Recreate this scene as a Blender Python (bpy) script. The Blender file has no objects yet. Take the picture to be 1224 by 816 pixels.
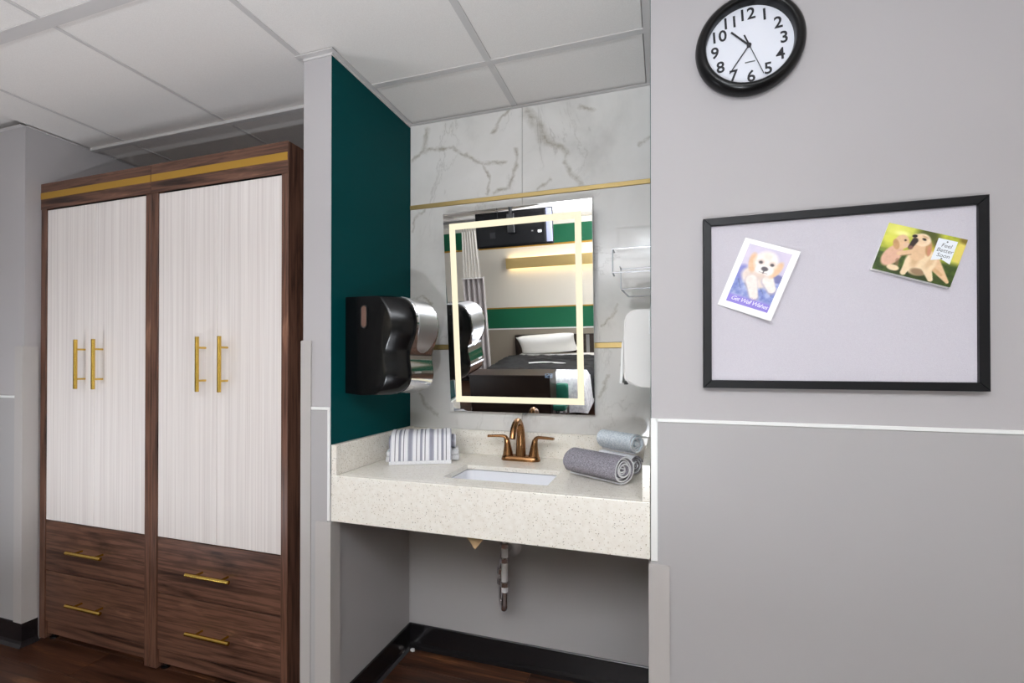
import bpy, bmesh, math, random
from mathutils import Vector, Matrix
random.seed(7)
C = bpy.context.scene.collection
S = bpy.context.scene
PI = math.pi

def lin(c):
    c = c / 255.0
    return c / 12.92 if c <= 0.04045 else ((c + 0.055) / 1.055) ** 2.4
def rgb(r, g, b): return (lin(r), lin(g), lin(b), 1.0)

# ------------------------------------------------------------------ camera
cam_d = bpy.data.cameras.new('camera')
cam = bpy.data.objects.new('camera', cam_d); C.objects.link(cam)
cam.location = (0, 0, 1.2242)
cam.rotation_euler = (PI / 2 + 0.006, 0, 0.3107)
cam_d.sensor_width = 36.0
cam_d.lens = 36.0 * 568.3 / 1224.0
cam_d.shift_y = (431.8 - 408.0) / 1224.0
cam_d.clip_start = 0.02
S.camera = cam

# ------------------------------------------------------------------ world, lights, exposure
w = bpy.data.worlds.new('world'); S.world = w; w.use_nodes = True
w.node_tree.nodes['Background'].inputs[0].default_value = (0.9, 0.95, 1.0, 1)
w.node_tree.nodes['Background'].inputs[1].default_value = 0.25
def area(name, loc, rot, sx, sy, watts, col=(1, 1, 1)):
    d = bpy.data.lights.new(name, 'AREA'); d.shape = 'RECTANGLE'; d.size = sx; d.size_y = sy
    d.energy = watts; d.color = col
    o = bpy.data.objects.new(name, d); C.objects.link(o); o.location = loc; o.rotation_euler = rot
    return o
COOL = (0.885, 0.935, 1.0)
area('troffer_light', (0.35, -0.55, 2.255), (0, 0, 0), 1.1, 0.55, 18, COOL)
area('troffer_light', (-2.3, -0.75, 2.255), (0, 0, 0), 1.1, 0.55, 9, COOL)
area('unseen_uplight', (-0.4, -1.25, 1.68), (PI, 0, 0), 0.08, 0.08, 150, COOL)  # flash aimed up at the ceiling behind the camera
area('unseen_uplight', (-0.1, -0.45, 0.6), (PI, 0, 0), 0.06, 0.06, 34, COOL)  # added upward fill, not the flash itself; brightens the ceiling in view
area('unseen_uplight', (-2.35, 0.45, 0.3), (PI, 0, 0), 0.5, 0.5, 11, COOL)  # added unseen fill near the floor; lifts the left ceiling and wardrobes
S.view_settings.view_transform = 'Standard'
S.view_settings.look = 'None'
S.view_settings.gamma = 1.0
S.view_settings.use_curve_mapping = False
S.view_settings.exposure = -0.05

# ------------------------------------------------------------------ materials
def mat(name, col, rough=0.5, metal=0.0, spec=0.5, emit=None, estr=0.0, coat=0.0):
    m = bpy.data.materials.new(name); m.use_nodes = True
    b = m.node_tree.nodes['Principled BSDF']
    b.inputs['Base Color'].default_value = col
    b.inputs['Roughness'].default_value = rough
    b.inputs['Metallic'].default_value = metal
    b.inputs['Specular IOR Level'].default_value = spec
    b.inputs['Coat Weight'].default_value = coat
    if emit:
        b.inputs['Emission Color'].default_value = emit
        b.inputs['Emission Strength'].default_value = estr
    return m
def nodes(m): return m.node_tree.nodes, m.node_tree.links, m.node_tree.nodes['Principled BSDF']
def coords(m, scale=(1, 1, 1), rot=(0, 0, 0)):
    n, l, b = nodes(m)
    tc = n.new('ShaderNodeTexCoord'); mp = n.new('ShaderNodeMapping')
    mp.inputs['Scale'].default_value = scale; mp.inputs['Rotation'].default_value = rot
    l.new(tc.outputs['Object'], mp.inputs['Vector']); return mp.outputs['Vector']
def noise(m, vec, scale=5, detail=4, rough=0.5, dist=0.0):
    n, l, b = nodes(m); t = n.new('ShaderNodeTexNoise')
    t.inputs['Scale'].default_value = scale; t.inputs['Detail'].default_value = detail
    t.inputs['Roughness'].default_value = rough; t.inputs['Distortion'].default_value = dist
    l.new(vec, t.inputs['Vector']); return t.outputs['Fac']
def ramp(m, fac, stops):
    n, l, b = nodes(m); r = n.new('ShaderNodeValToRGB'); e = r.color_ramp.elements
    while len(e) < len(stops): e.new(0.5)
    for i, (p, c) in enumerate(stops): e[i].position = p; e[i].color = c
    l.new(fac, r.inputs['Fac']); return r.outputs['Color']
def mix(m, fac, a, b_, mode='MIX'):
    n, l, _ = nodes(m); x = n.new('ShaderNodeMix'); x.data_type = 'RGBA'; x.blend_type = mode
    for sock, v in ((x.inputs['Factor'], fac), (x.inputs['A'], a), (x.inputs['B'], b_)):
        if isinstance(v, (tuple, float, int)): sock.default_value = v
        else: l.new(v, sock)
    return x.outputs['Result']
def bump(m, h, strength=0.2, dist=0.002):
    n, l, b = nodes(m); bp = n.new('ShaderNodeBump'); bp.inputs['Strength'].default_value = strength
    bp.inputs['Distance'].default_value = dist; l.new(h, bp.inputs['Height']); l.new(bp.outputs['Normal'], b.inputs['Normal'])
def setcol(m, c): m.node_tree.links.new(c, m.node_tree.nodes['Principled BSDF'].inputs['Base Color'])

def paint(name, col, rough=0.45, spec=0.3):
    m = mat(name, col, rough, spec=spec); v = coords(m)
    bump(m, noise(m, v, 260, 3, 0.6), 0.06, 0.001)
    return m
M = {}
M['wall'] = paint('grey_wall_paint', rgb(177, 173, 174))
M['panel'] = paint('grey_protection_panel', rgb(170, 167, 167), 0.4)
M['guard'] = paint('grey_vinyl_guard', rgb(180, 175, 172), 0.35)
M['teal'] = paint('teal_paint', rgb(0, 68, 70), 0.5, 0.05)
M['green'] = paint('green_paint', rgb(22, 96, 66), 0.5)
M['taupe'] = paint('taupe_panel', rgb(150, 140, 126), 0.5)
M['offwhite'] = paint('offwhite_wall_panel', rgb(226, 220, 208), 0.5)
M['trimwhite'] = mat('white_trim_plastic', rgb(236, 236, 234), 0.35)
M['tee'] = mat('ceiling_grid_enamel', rgb(204, 200, 198), 0.45)
M['base'] = mat('black_rubber_cove', rgb(22, 20, 22), 0.22, spec=0.5)
M['black'] = mat('black_plastic', rgb(18, 18, 20), 0.3)
M['blackgloss'] = mat('black_gloss_plastic', rgb(10, 10, 12), 0.12, coat=0.6)
M['dispblack'] = mat('satin_black_plastic', rgb(9, 9, 11), 0.2, spec=0.35)
M['blackframe'] = mat('black_wood_frame', rgb(17, 17, 20), 0.42, spec=0.3)
M['clockrim'] = mat('black_clock_rim', rgb(9, 9, 10), 0.3, spec=0.35)
M['gold'] = mat('brushed_gold_strip', rgb(205, 178, 118), 0.38, 0.6)
M['goldflat'] = mat('wardrobe_gold_strip', rgb(178, 136, 48), 0.45, 0.35)
M['brass'] = mat('satin_brass', rgb(226, 190, 96), 0.25, 1.0)
M['bronze'] = mat('brushed_bronze', rgb(150, 110, 74), 0.25, 1.0)
M['chrome'] = mat('chrome', rgb(215, 215, 218), 0.08, 1.0)
M['pipe'] = mat('bright_plated_pipe', rgb(236, 236, 238), 0.3, 0.25)
M['wire'] = mat('pale_chrome_wire', rgb(228, 229, 232), 0.25, 0.5)
M['silver'] = mat('brushed_steel', rgb(184, 184, 186), 0.32, 1.0)
M['smoke'] = mat('smoked_mirror_plastic', rgb(120, 108, 92), 0.06, 0.9)
M['porcelain'] = mat('porcelain', rgb(240, 241, 246), 0.12, coat=0.4)
M['whiteplastic'] = mat('white_plastic', rgb(228, 225, 222), 0.35)
M['mirror'] = mat('mirror_silver', (0.93, 0.94, 0.94, 1), 0.0, 1.0)
M['mirroredge'] = mat('mirror_edge', rgb(225, 228, 230), 0.2)
M['led'] = mat('led_strip', rgb(40, 40, 38), 0.6, emit=rgb(255, 246, 214), estr=1.05)
M['lamp'] = mat('lamp_diffuser', rgb(255, 240, 205), 0.5, emit=rgb(255, 226, 170), estr=4.5)
M['clockface'] = mat('clock_face', rgb(222, 224, 232), 0.5)
M['ink'] = mat('dark_ink', rgb(30, 30, 36), 0.5)
M['cardwhite'] = mat('card_stock', rgb(250, 249, 247), 0.5)
M['inkwhite'] = mat('white_ink', rgb(240, 236, 255), 0.5)
M['inkgrey'] = mat('grey_ink', rgb(96, 100, 100), 0.5)
M['ribbon'] = mat('ribbon_print', rgb(236, 240, 246), 0.5)
M['cleat'] = mat('raw_wood', rgb(190, 160, 120), 0.7)
M['glass'] = mat('amber_window', rgb(116, 90, 80), 0.12)
M['drywall'] = mat('drywall_chip', rgb(235, 235, 232), 0.8)
M['linen'] = mat('white_linen', rgb(240, 238, 234), 0.9)
M['darkblanket'] = mat('black_blanket', rgb(14, 14, 18), 0.85)
M['tealvinyl'] = mat('teal_vinyl', rgb(40, 112, 94), 0.35)
M['espresso'] = mat('espresso_laminate', rgb(44, 35, 30), 0.4, spec=0.25)
M['steelrail'] = mat('grey_rail', rgb(150, 150, 150), 0.35, 0.8)
M['tvpanel'] = mat('tv_grey_panel', rgb(120, 122, 142), 0.5)
M['tvblack'] = mat('matt_black_plastic', rgb(12, 12, 14), 0.6, spec=0.15)
M['digit'] = mat('clock_digits', rgb(120, 140, 165), 0.4, emit=rgb(90, 120, 160), estr=0.5)

# ceiling tile
m = mat('ceiling_tile', rgb(234, 229, 225), 0.9, spec=0.1); v = coords(m)
f = noise(m, v, 420, 2, 0.7); setcol(m, ramp(m, f, [(0.3, rgb(228, 223, 219)), (0.7, rgb(238, 234, 230))])); bump(m, f, 0.15, 0.001); M['tile'] = m
# walnut, grain along a chosen axis
def wood(name, grain, dark, mid, light, rough=0.38, sc=1.0):
    m = mat(name, mid, rough, spec=0.35)
    s = {'x': (1.3, 14, 14), 'y': (14, 1.3, 14), 'z': (14, 14, 1.3)}[grain]
    v = coords(m, tuple(a * sc for a in s))
    s2 = {'x': (4, 110, 110), 'y': (110, 4, 110), 'z': (110, 110, 4)}[grain]
    v2 = coords(m, s2)
    a = ramp(m, noise(m, v, 1.0, 6, 0.62, 1.3), [(0.30, dark), (0.48, mid), (0.58, mid), (0.74, light)])
    fine = noise(m, v2, 1.0, 3, 0.6)
    g = ramp(m, fine, [(0.36, (0.30, 0.27, 0.26, 1)), (0.56, (1, 1, 1, 1))])
    setcol(m, mix(m, 0.8, a, g, 'MULTIPLY')); bump(m, fine, 0.12, 0.0006)
    return m
WD, WM, WL = rgb(48, 28, 21), rgb(108, 75, 60), rgb(164, 120, 96)
M['walnut_h'] = wood('walnut_horizontal', 'x', WD, WM, WL)
M['walnut_v'] = wood('walnut_vertical', 'z', WD, WM, WL)
M['floorwood'] = wood('dark_floor_vinyl', 'x', rgb(26, 14, 10), rgb(72, 44, 30), rgb(140, 92, 60), 0.28)
# pale streaked laminate
m = mat('pale_streaked_laminate', rgb(214, 206, 202), 0.45, spec=0.3)
v = coords(m, (150, 150, 1.2)); v2 = coords(m, (34, 34, 0.5))
a = ramp(m, noise(m, v, 1.0, 3, 0.6), [(0.32, rgb(218, 209, 205)), (0.5, rgb(230, 222, 218)), (0.7, rgb(237, 230, 226))])
g = ramp(m, noise(m, v2, 1.0, 2, 0.5), [(0.3, (0.95, 0.95, 0.95, 1)), (0.7, (1, 1, 1, 1))])
setcol(m, mix(m, 1.0, a, g, 'MULTIPLY')); M['laminate'] = m
# quartz
m = mat('speckled_quartz', rgb(232, 226, 212), 0.2, spec=0.5)
n, l, b = nodes(m); v = coords(m)
def specks(scale, thr, seed):
    vo = n.new('ShaderNodeTexVoronoi'); vo.inputs['Scale'].default_value = scale
    mp = n.new('ShaderNodeMapping'); mp.inputs['Location'].default_value = (seed, seed * 2, seed * 3)
    l.new(v, mp.inputs['Vector']); l.new(mp.outputs['Vector'], vo.inputs['Vector'])
    near = n.new('ShaderNodeMath'); near.operation = 'LESS_THAN'; near.inputs[1].default_value = 0.30
    l.new(vo.outputs['Distance'], near.inputs[0])
    sep = n.new('ShaderNodeSeparateColor'); l.new(vo.outputs['Color'], sep.inputs['Color'])
    pick = n.new('ShaderNodeMath'); pick.operation = 'GREATER_THAN'; pick.inputs[1].default_value = thr
    l.new(sep.outputs['Red'], pick.inputs[0])
    mu = n.new('ShaderNodeMath'); mu.operation = 'MULTIPLY'; l.new(near.outputs[0], mu.inputs[0]); l.new(pick.outputs[0], mu.inputs[1])
    return mu.outputs[0]
c = ramp(m, noise(m, v, 60, 3, 0.6), [(0.3, rgb(236, 230, 219)), (0.7, rgb(244, 240, 231))])
c = mix(m, specks(200, 0.72, 1.0), c, rgb(220, 212, 196))
c = mix(m, specks(210, 0.90, 4.0), c, rgb(186, 174, 154))
c = mix(m, specks(230, 0.955, 7.0), c, rgb(128, 118, 104))
setcol(m, c); M['quartz'] = m
# marble
m = mat('white_marble_porcelain', rgb(214, 213, 212), 0.12, spec=0.5)
n, l, b = nodes(m); v = coords(m)
def veins(scale, seed, wid, dist):
    mp = n.new('ShaderNodeMapping'); mp.inputs['Location'].default_value = (seed, seed, seed); mp.inputs['Rotation'].default_value = (0, 0.6, 0)
    mp.inputs['Scale'].default_value = (1, 1, 0.7)
    l.new(v, mp.inputs['Vector'])
    f = noise(m, mp.outputs['Vector'], scale, 7, 0.62, dist)
    d = n.new('ShaderNodeMath'); d.operation = 'SUBTRACT'; d.inputs[1].default_value = 0.5; l.new(f, d.inputs[0])
    ab = n.new('ShaderNodeMath'); ab.operation = 'ABSOLUTE'; l.new(d.outputs[0], ab.inputs[0])
    return ramp(m, ab.outputs[0], [(0.0, (1, 1, 1, 1)), (wid, (0.12, 0.12, 0.12, 1)), (wid * 2.6, (0, 0, 0, 1))])
brk = ramp(m, noise(m, v, 3.2, 3, 0.5), [(0.42, (0, 0, 0, 1)), (0.62, (1, 1, 1, 1))])
c = ramp(m, noise(m, v, 2.4, 5, 0.6, 0.6), [(0.3, rgb(203, 200, 196)), (0.5, rgb(221, 218, 214)), (0.7, rgb(227, 224, 221))])
VEINS = [(0.005, [(-1.057, 2.123), (-0.989, 2.156), (-0.918, 2.151), (-0.858, 2.151), (-0.809, 2.113), (-0.732, 2.067), (-0.676, 2.064), (-0.62, 2.052)]), (0.009, [(-0.989, 2.156), (-0.979, 2.247)]), (0.005, [(-0.667, 2.19), (-0.639, 2.238), (-0.602, 2.263)]), (0.004, [(-0.732, 2.067), (-0.704, 2.002), (-0.695, 1.93)]), (0.005, [(-0.57, 2.098), (-0.575, 2.029), (-0.602, 1.954), (-0.667, 1.936)]), (0.013, [(-0.539, 2.24), (-0.486, 2.189), (-0.442, 2.122)]), (0.009, [(-0.442, 2.122), (-0.391, 2.081), (-0.357, 2.043)]), (0.006, [(-0.357, 2.043), (-0.369, 2.011), (-0.336, 1.974), (-0.307, 1.92)]), (0.005, [(-0.323, 2.238), (-0.265, 2.212)]), (0.005, [(-0.083, 2.054), (-0.052, 2.074)]), (0.004, [(-0.486, 1.924), (-0.442, 1.961)]), (0.004, [(-1.056, 1.517), (-0.994, 1.521), (-0.948, 1.485)]), (0.005, [(-1.017, 1.101), (-0.978, 1.047), (-0.932, 1.007)]), (0.004, [(-1.048, 1.808), (-1.033, 1.863), (-0.986, 1.886)]), (0.004, [(-0.237, 1.376), (-0.196, 1.402), (-0.169, 1.449)]), (0.004, [(-0.156, 1.299), (-0.14, 1.258), (-0.156, 1.217)]), (0.004, [(-0.237, 1.093), (-0.21, 1.176)])]
mp = n.new('ShaderNodeTexNoise'); mp.inputs['Scale'].default_value = 9.0; mp.inputs['Detail'].default_value = 6; mp.inputs['Roughness'].default_value = 0.65
l.new(v, mp.inputs['Vector'])
def vm(op, a, b_=None):
    q = n.new('ShaderNodeVectorMath'); q.operation = op
    for i, t_ in enumerate((a, b_)):
        if t_ is None: continue
        if isinstance(t_, tuple): q.inputs[i].default_value = t_
        else: l.new(t_, q.inputs[i])
    return q
def mth(op, a, b_=0.0, clamp=False):
    q = n.new('ShaderNodeMath'); q.operation = op; q.use_clamp = clamp
    for i, t_ in enumerate((a, b_)):
        if isinstance(t_, (int, float)): q.inputs[i].default_value = t_
        else: l.new(t_, q.inputs[i])
    return q.outputs[0]
warp = vm('ADD', v, vm('MULTIPLY', vm('SUBTRACT', mp.outputs['Color'], (.5, .5, .5)).outputs[0], (.085, 0, .085)).outputs[0])
flat = vm('MULTIPLY', warp.outputs[0], (1, 0, 1)).outputs[0]
total = None
wv = noise(m, v, 26, 4, 0.65)
for wd_, pts_ in VEINS:
    for p_, q_ in zip(pts_, pts_[1:]):
        A_ = (p_[0], 0.0, p_[1]); D_ = (q_[0] - p_[0], 0.0, q_[1] - p_[1]); LL = D_[0] ** 2 + D_[2] ** 2
        rel = vm('SUBTRACT', flat, A_).outputs[0]
        t_ = mth('MULTIPLY', vm('DOT_PRODUCT', rel, D_).outputs['Value'], 1.0 / LL, True)
        sc_ = n.new('ShaderNodeVectorMath'); sc_.operation = 'SCALE'; sc_.inputs[0].default_value = D_; l.new(t_, sc_.inputs['Scale'])
        ds = vm('LENGTH', vm('SUBTRACT', rel, sc_.outputs[0]).outputs[0]).outputs['Value']
        k_ = mth('SUBTRACT', 1.0, mth('MULTIPLY', ds, 1.0 / (wd_ * 2.3)), True)
        total = k_ if total is None else mth('MAXIMUM', total, k_)
total = mth('MULTIPLY', total, mth('ADD', mth('MULTIPLY', wv, 2.6), -0.65, True))
c = mix(m, mth('MULTIPLY', total, 0.72), c, rgb(138, 127, 106))
c = mix(m, mix(m, 1.0, mix(m, 1.0, veins(2.2, 9.3, 0.010, 1.0), brk, 'MULTIPLY'), (0.4, 0.4, 0.4, 1), 'MULTIPLY'), c, rgb(150, 144, 136))
setcol(m, c); M['marble'] = m
# fabrics
def weave(name, c1, c2, scale, rough=0.9):
    m = mat(name, c1, rough, spec=0.1); v = coords(m)
    f = noise(m, v, scale, 2, 0.7); setcol(m, ramp(m, f, [(0.38, c1), (0.62, c2)])); bump(m, f, 0.4, 0.002); return m
M['boardfabric'] = weave('board_fabric', rgb(200, 195, 203), rgb(206, 202, 209), 700)
M['greytowel'] = weave('grey_towel', rgb(112, 108, 116), rgb(160, 156, 164), 330)
M['bluetowel'] = weave('pale_blue_towel', rgb(190, 200, 210), rgb(228, 234, 238), 180)
M['whitetowel'] = weave('white_towel', rgb(222, 222, 226), rgb(240, 240, 242), 250)
def stripes(name, axis, stops, period, base_rough=0.9):
    m = mat(name, (1, 1, 1, 1), base_rough, spec=0.1); n, l, b = nodes(m); v = coords(m)
    s = n.new('ShaderNodeSeparateXYZ'); l.new(v, s.inputs[0])
    d = n.new('ShaderNodeMath'); d.operation = 'DIVIDE'; d.inputs[1].default_value = period; l.new(s.outputs[axis], d.inputs[0])
    fr = n.new('ShaderNodeMath'); fr.operation = 'FRACT'; l.new(d.outputs[0], fr.inputs[0])
    c = ramp(m, fr.outputs[0], stops)
    m.node_tree.nodes[-1].color_ramp.interpolation = 'CONSTANT'
    f = noise(m, v, 420, 2, 0.7)
    setcol(m, mix(m, 0.35, c, ramp(m, f, [(0.35, (0.8, 0.8, 0.82, 1)), (0.65, (1, 1, 1, 1))]), 'MULTIPLY')); bump(m, f, 0.35, 0.0015)
    return m
W_, G1, G2, G3 = rgb(238, 237, 240), rgb(150, 150, 162), rgb(108, 108, 120), rgb(190, 190, 200)
M['striped'] = stripes('striped_towel', 0, [(0.0, W_), (0.1, G2), (0.14, W_), (0.3, G3), (0.34, G1), (0.5, G3), (0.55, W_), (0.7, G2), (0.74, W_), (0.88, G1)], 0.078)
M['curtain_low'] = stripes('curtain_stripes', 0, [(0.0, rgb(188, 180, 178)), (0.3, rgb(160, 152, 150)), (0.5, rgb(200, 194, 190)), (0.8, rgb(146, 138, 138))], 0.07)
M['curtain_mesh'] = weave('curtain_mesh', rgb(214, 208, 198), rgb(232, 227, 218), 200)
M['coverlet'] = weave('coverlet', rgb(214, 214, 220), rgb(244, 244, 246), 22)

# ------------------------------------------------------------------ mesh helpers
def add_box(bm, x0, x1, y0, y1, z0, z1, bev=0.0, seg=2):
    vs = [bm.verts.new(p) for p in ((x0, y0, z0), (x1, y0, z0), (x1, y1, z0), (x0, y1, z0), (x0, y0, z1), (x1, y0, z1), (x1, y1, z1), (x0, y1, z1))]
    fs = [bm.faces.new([vs[i] for i in q]) for q in ((3, 2, 1, 0), (4, 5, 6, 7), (0, 1, 5, 4), (1, 2, 6, 5), (2, 3, 7, 6), (3, 0, 4, 7))]
    if bev > 0:
        es = set(e for f in fs for e in f.edges)
        bmesh.ops.bevel(bm, geom=list(es), offset=bev, segments=seg, affect='EDGES', profile=0.5)
def box(*a, **k):
    bm = bmesh.new(); add_box(bm, *a, **k); return bm
def add_tube(bm, pts, rad, n=10, cap=True):
    pts = [Vector(p) for p in pts]; rings = []
    up = Vector((0, 0, 1)); prev = None
    for i, p in enumerate(pts):
        t = (pts[min(i + 1, len(pts) - 1)] - pts[max(i - 1, 0)]).normalized()
        if prev is None:
            a = t.cross(up) if abs(t.dot(up)) < 0.95 else t.cross(Vector((1, 0, 0)))
        else:
            a = prev - t * prev.dot(t)
        a.normalize(); b = t.cross(a); prev = a
        r = rad[i] if isinstance(rad, (list, tuple)) else rad
        ra, rb = r if isinstance(r, tuple) else (r, r)
        rings.append([bm.verts.new(p + a * ra * math.cos(2 * PI * k / n) + b * rb * math.sin(2 * PI * k / n)) for k in range(n)])
    for r0, r1 in zip(rings, rings[1:]):
        for k in range(n):
            bm.faces.new((r0[k], r0[(k + 1) % n], r1[(k + 1) % n], r1[k]))
    if cap:
        bm.faces.new(rings[0][::-1]); bm.faces.new(rings[-1])
def tube(pts, rad, n=10, cap=True):
    bm = bmesh.new(); add_tube(bm, pts, rad, n, cap); return bm
def smooth_path(pts, k=6):
    pts = [Vector(p) for p in pts]; out = []
    for i in range(len(pts) - 1):
        p0 = pts[max(i - 1, 0)]; p1 = pts[i]; p2 = pts[i + 1]; p3 = pts[min(i + 2, len(pts) - 1)]
        for j in range(k):
            t = j / k
            out.append(0.5 * ((2 * p1) + (p2 - p0) * t + (2 * p0 - 5 * p1 + 4 * p2 - p3) * t * t + (3 * p1 - p0 - 3 * p2 + p3) * t ** 3))
    out.append(pts[-1]); return out
def add_lathe(bm, prof, n=48, mtx=None):
    # prof: list of (radius, height); about z; mtx places it
    rings = []
    for r, h in prof:
        ring = [Vector((r * math.cos(2 * PI * k / n), r * math.sin(2 * PI * k / n), h)) for k in range(n)]
        rings.append([bm.verts.new(mtx @ q if mtx else q) for q in ring])
    for r0, r1 in zip(rings, rings[1:]):
        for k in range(n): bm.faces.new((r0[k], r0[(k + 1) % n], r1[(k + 1) % n], r1[k]))
    if prof[0][0] > 1e-6: bm.faces.new(rings[0][::-1])
    if prof[-1][0] > 1e-6: bm.faces.new(rings[-1])
    bmesh.ops.remove_doubles(bm, verts=bm.verts, dist=1e-6)
def lathe(prof, n=48, mtx=None):
    bm = bmesh.new(); add_lathe(bm, prof, n, mtx); return bm
def add_prism(bm, poly, axis, a0, a1):
    # poly of 2-d points in the plane perpendicular to axis, ordered as the remaining axes
    def P(u, v, a): return {'x': (a, u, v), 'y': (u, a, v), 'z': (u, v, a)}[axis]
    v0 = [bm.verts.new(P(u, v, a0)) for u, v in poly]; v1 = [bm.verts.new(P(u, v, a1)) for u, v in poly]
    n = len(poly)
    bm.faces.new(v0); bm.faces.new(v1[::-1])
    for i in range(n): bm.faces.new((v0[i], v1[i], v1[(i + 1) % n], v0[(i + 1) % n]))
def prism(poly, axis, a0, a1):
    bm = bmesh.new(); add_prism(bm, poly, axis, a0, a1); return bm
def loft(rings, closed=True, cap=True):
    bm = bmesh.new(); R = [[bm.verts.new(p) for p in r] for r in rings]
    for a, b in zip(R, R[1:]):
        k = len(a)
        for i in range(k if closed else k - 1):
            bm.faces.new((a[i], a[(i + 1) % k], b[(i + 1) % k], b[i]))
    if cap: bm.faces.new(R[0][::-1]); bm.faces.new(R[-1])
    return bm

def wpos(o):
    p = Vector((0, 0, 0))
    while o: p = p + o.location; o = o.parent
    return p
def obj(name, bm, mt, parent=None, local=False, smooth=None, label=None):
    bmesh.ops.recalc_face_normals(bm, faces=bm.faces)
    if parent and not local: bmesh.ops.translate(bm, verts=bm.verts, vec=-wpos(parent))
    me = bpy.data.meshes.new(name); bm.to_mesh(me); bm.free()
    for x in (mt if isinstance(mt, list) else [mt]): me.materials.append(M[x] if isinstance(x, str) else x)
    if smooth:
        for p in me.polygons: p.use_smooth = True
        me.set_sharp_from_angle(angle=math.radians(smooth))
    o = bpy.data.objects.new(name, me); C.objects.link(o)
    if parent: o.parent = parent
    if label: o['label'] = label
    return o
def tag(o, label, cat, group=None):
    o['label'] = label; o['category'] = cat
    if group: o['group'] = group
    return o
def thing(name, label, cat, loc=(0, 0, 0), rotz=0.0, group=None):
    o = bpy.data.objects.new(name, None); C.objects.link(o); o.location = loc; o.rotation_euler = (0, 0, rotz)
    o.empty_display_size = 0.05
    return tag(o, label, cat, group)
def struct(name, bm, mt, label=None, cat=None, parent=None):
    o = obj(name, bm, mt, parent)
    if not parent:
        o['kind'] = 'structure'
        if label: o['label'] = label
        if cat: o['category'] = cat
    return o
def share(name, src, parent, loc=(0, 0, 0)):
    o = bpy.data.objects.new(name, src.data); C.objects.link(o); o.parent = parent; o.location = loc; return o
def text_mesh(name, s, size, mt, parent, mtx, shear=0.0, align='CENTER', space=1.0, extrude=0.0, offset=0.0):
    cu = bpy.data.curves.new(name, 'FONT'); cu.body = s; cu.size = size; cu.align_x = align; cu.align_y = 'CENTER'
    cu.shear = shear; cu.space_character = space; cu.extrude = extrude; cu.offset = offset; cu.resolution_u = 3
    t = bpy.data.objects.new(name, cu); C.objects.link(t)
    dg = bpy.context.evaluated_depsgraph_get(); me = bpy.data.meshes.new_from_object(t.evaluated_get(dg))
    bpy.data.objects.remove(t)
    me.transform(mtx); me.materials.clear(); me.materials.append(M[mt])
    o = bpy.data.objects.new(name, me); C.objects.link(o); o.parent = parent
    return o

# ------------------------------------------------------------------ the setting
CEIL = 2.27
XL, XR, YB, YF = -1.061, -0.036, 1.8442, 1.3275      # niche: left, right, back, front plane
XC = -1.175                                            # column's left face
XP, YP = -2.6632, 1.3254                               # pier corner
YA = 2.02                                              # alcove back
RX0, RX1, RY0 = -4.1, 2.7, -3.0                        # far sides of the room

fl = struct('floor', box(RX0 - .1, RX1 + .1, RY0 - .1, 2.2, -0.12, -0.004), 'floorwood', 'dark brown wood-look plank floor', 'floor')
pw, pl = 0.152, 0.914
row = 0; y = -0.42
plank_meshes = {}
while y < 2.0:
    off = (row * 0.37) % 1.0 * pl
    x = -4.0 - off
    while x < 1.0:
        key = 'p'
        o = None
        if 'p' not in plank_meshes:
            bm = bmesh.new(); add_box(bm, 0.0006, pl - 0.0006, 0.0006, pw - 0.0006, -0.0035, 0.0, 0.0008, 1)
            o = obj('plank', bm, 'floorwood', fl, True); plank_meshes['p'] = o
        else:
            o = bpy.data.objects.new('plank', plank_meshes['p'].data); C.objects.link(o); o.parent = fl
        o.location = (x, y, 0)
        x += pl
    y += pw; row += 1
# give each plank its own stretch of grain: object info offset
n, l, b = nodes(M['floorwood'])
oi = n.new('ShaderNodeObjectInfo')
for mp in [q for q in n if q.type == 'MAPPING']:
    tc = [lk.from_node for lk in l if lk.to_node == mp][0]
    add = n.new('ShaderNodeVectorMath'); add.operation = 'ADD'
    sc = n.new('ShaderNodeVectorMath'); sc.operation = 'SCALE'; sc.inputs['Scale'].default_value = 9.0
    comb = n.new('ShaderNodeCombineXYZ')
    for i in range(3): l.new(oi.outputs['Random'], comb.inputs[i])
    l.new(comb.outputs[0], sc.inputs[0]); l.new(tc.outputs['Object'], add.inputs[0]); l.new(sc.outputs[0], add.inputs[1])
    l.new(add.outputs[0], mp.inputs['Vector'])

# ceiling: deck, lay-in tiles and grid bars
ce = struct('ceiling', box(RX0 - .1, RX1 + .1, RY0 - .1, 2.2, CEIL + 0.03, CEIL + 0.12), 'tile', 'white lay-in tile ceiling with a metal grid', 'ceiling')
GX = [-0.577 - 0.6115 * k for k in range(6, -6, -1) if k != 1] + [-1.181]
GX = sorted(GX)
YG = [0.944 - 0.612 * k for k in range(7)][::-1]
tile_src = {}
def ctile(x0, x1, y0, y1):
    g = 0.004
    obj('ceiling_tile', box(x0 + g, x1 - g, y0 + g, y1 - g, CEIL + 0.003, CEIL + 0.018, 0.002, 1), 'tile', ce)
def tee(x0, x1, y0, y1):
    bm = bmesh.new(); add_box(bm, x0, x1, y0, y1, CEIL - (0.0015 if x1 - x0 > y1 - y0 else 0.0009), CEIL + 0.002)
    if x1 - x0 > y1 - y0: add_box(bm, x0, x1, (y0 + y1) / 2 - .0015, (y0 + y1) / 2 + .0015, CEIL + 0.0022, CEIL + 0.028)
    else: add_box(bm, (x0 + x1) / 2 - .0015, (x0 + x1) / 2 + .0015, y0, y1, CEIL + 0.0022, CEIL + 0.028)
    obj('grid_bar', bm, 'tee', ce)
xs = [RX0] + [g for g in GX if RX0 < g < RX1] + [RX1]
ys = [RY0] + [g for g in YG if g > RY0]
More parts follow.
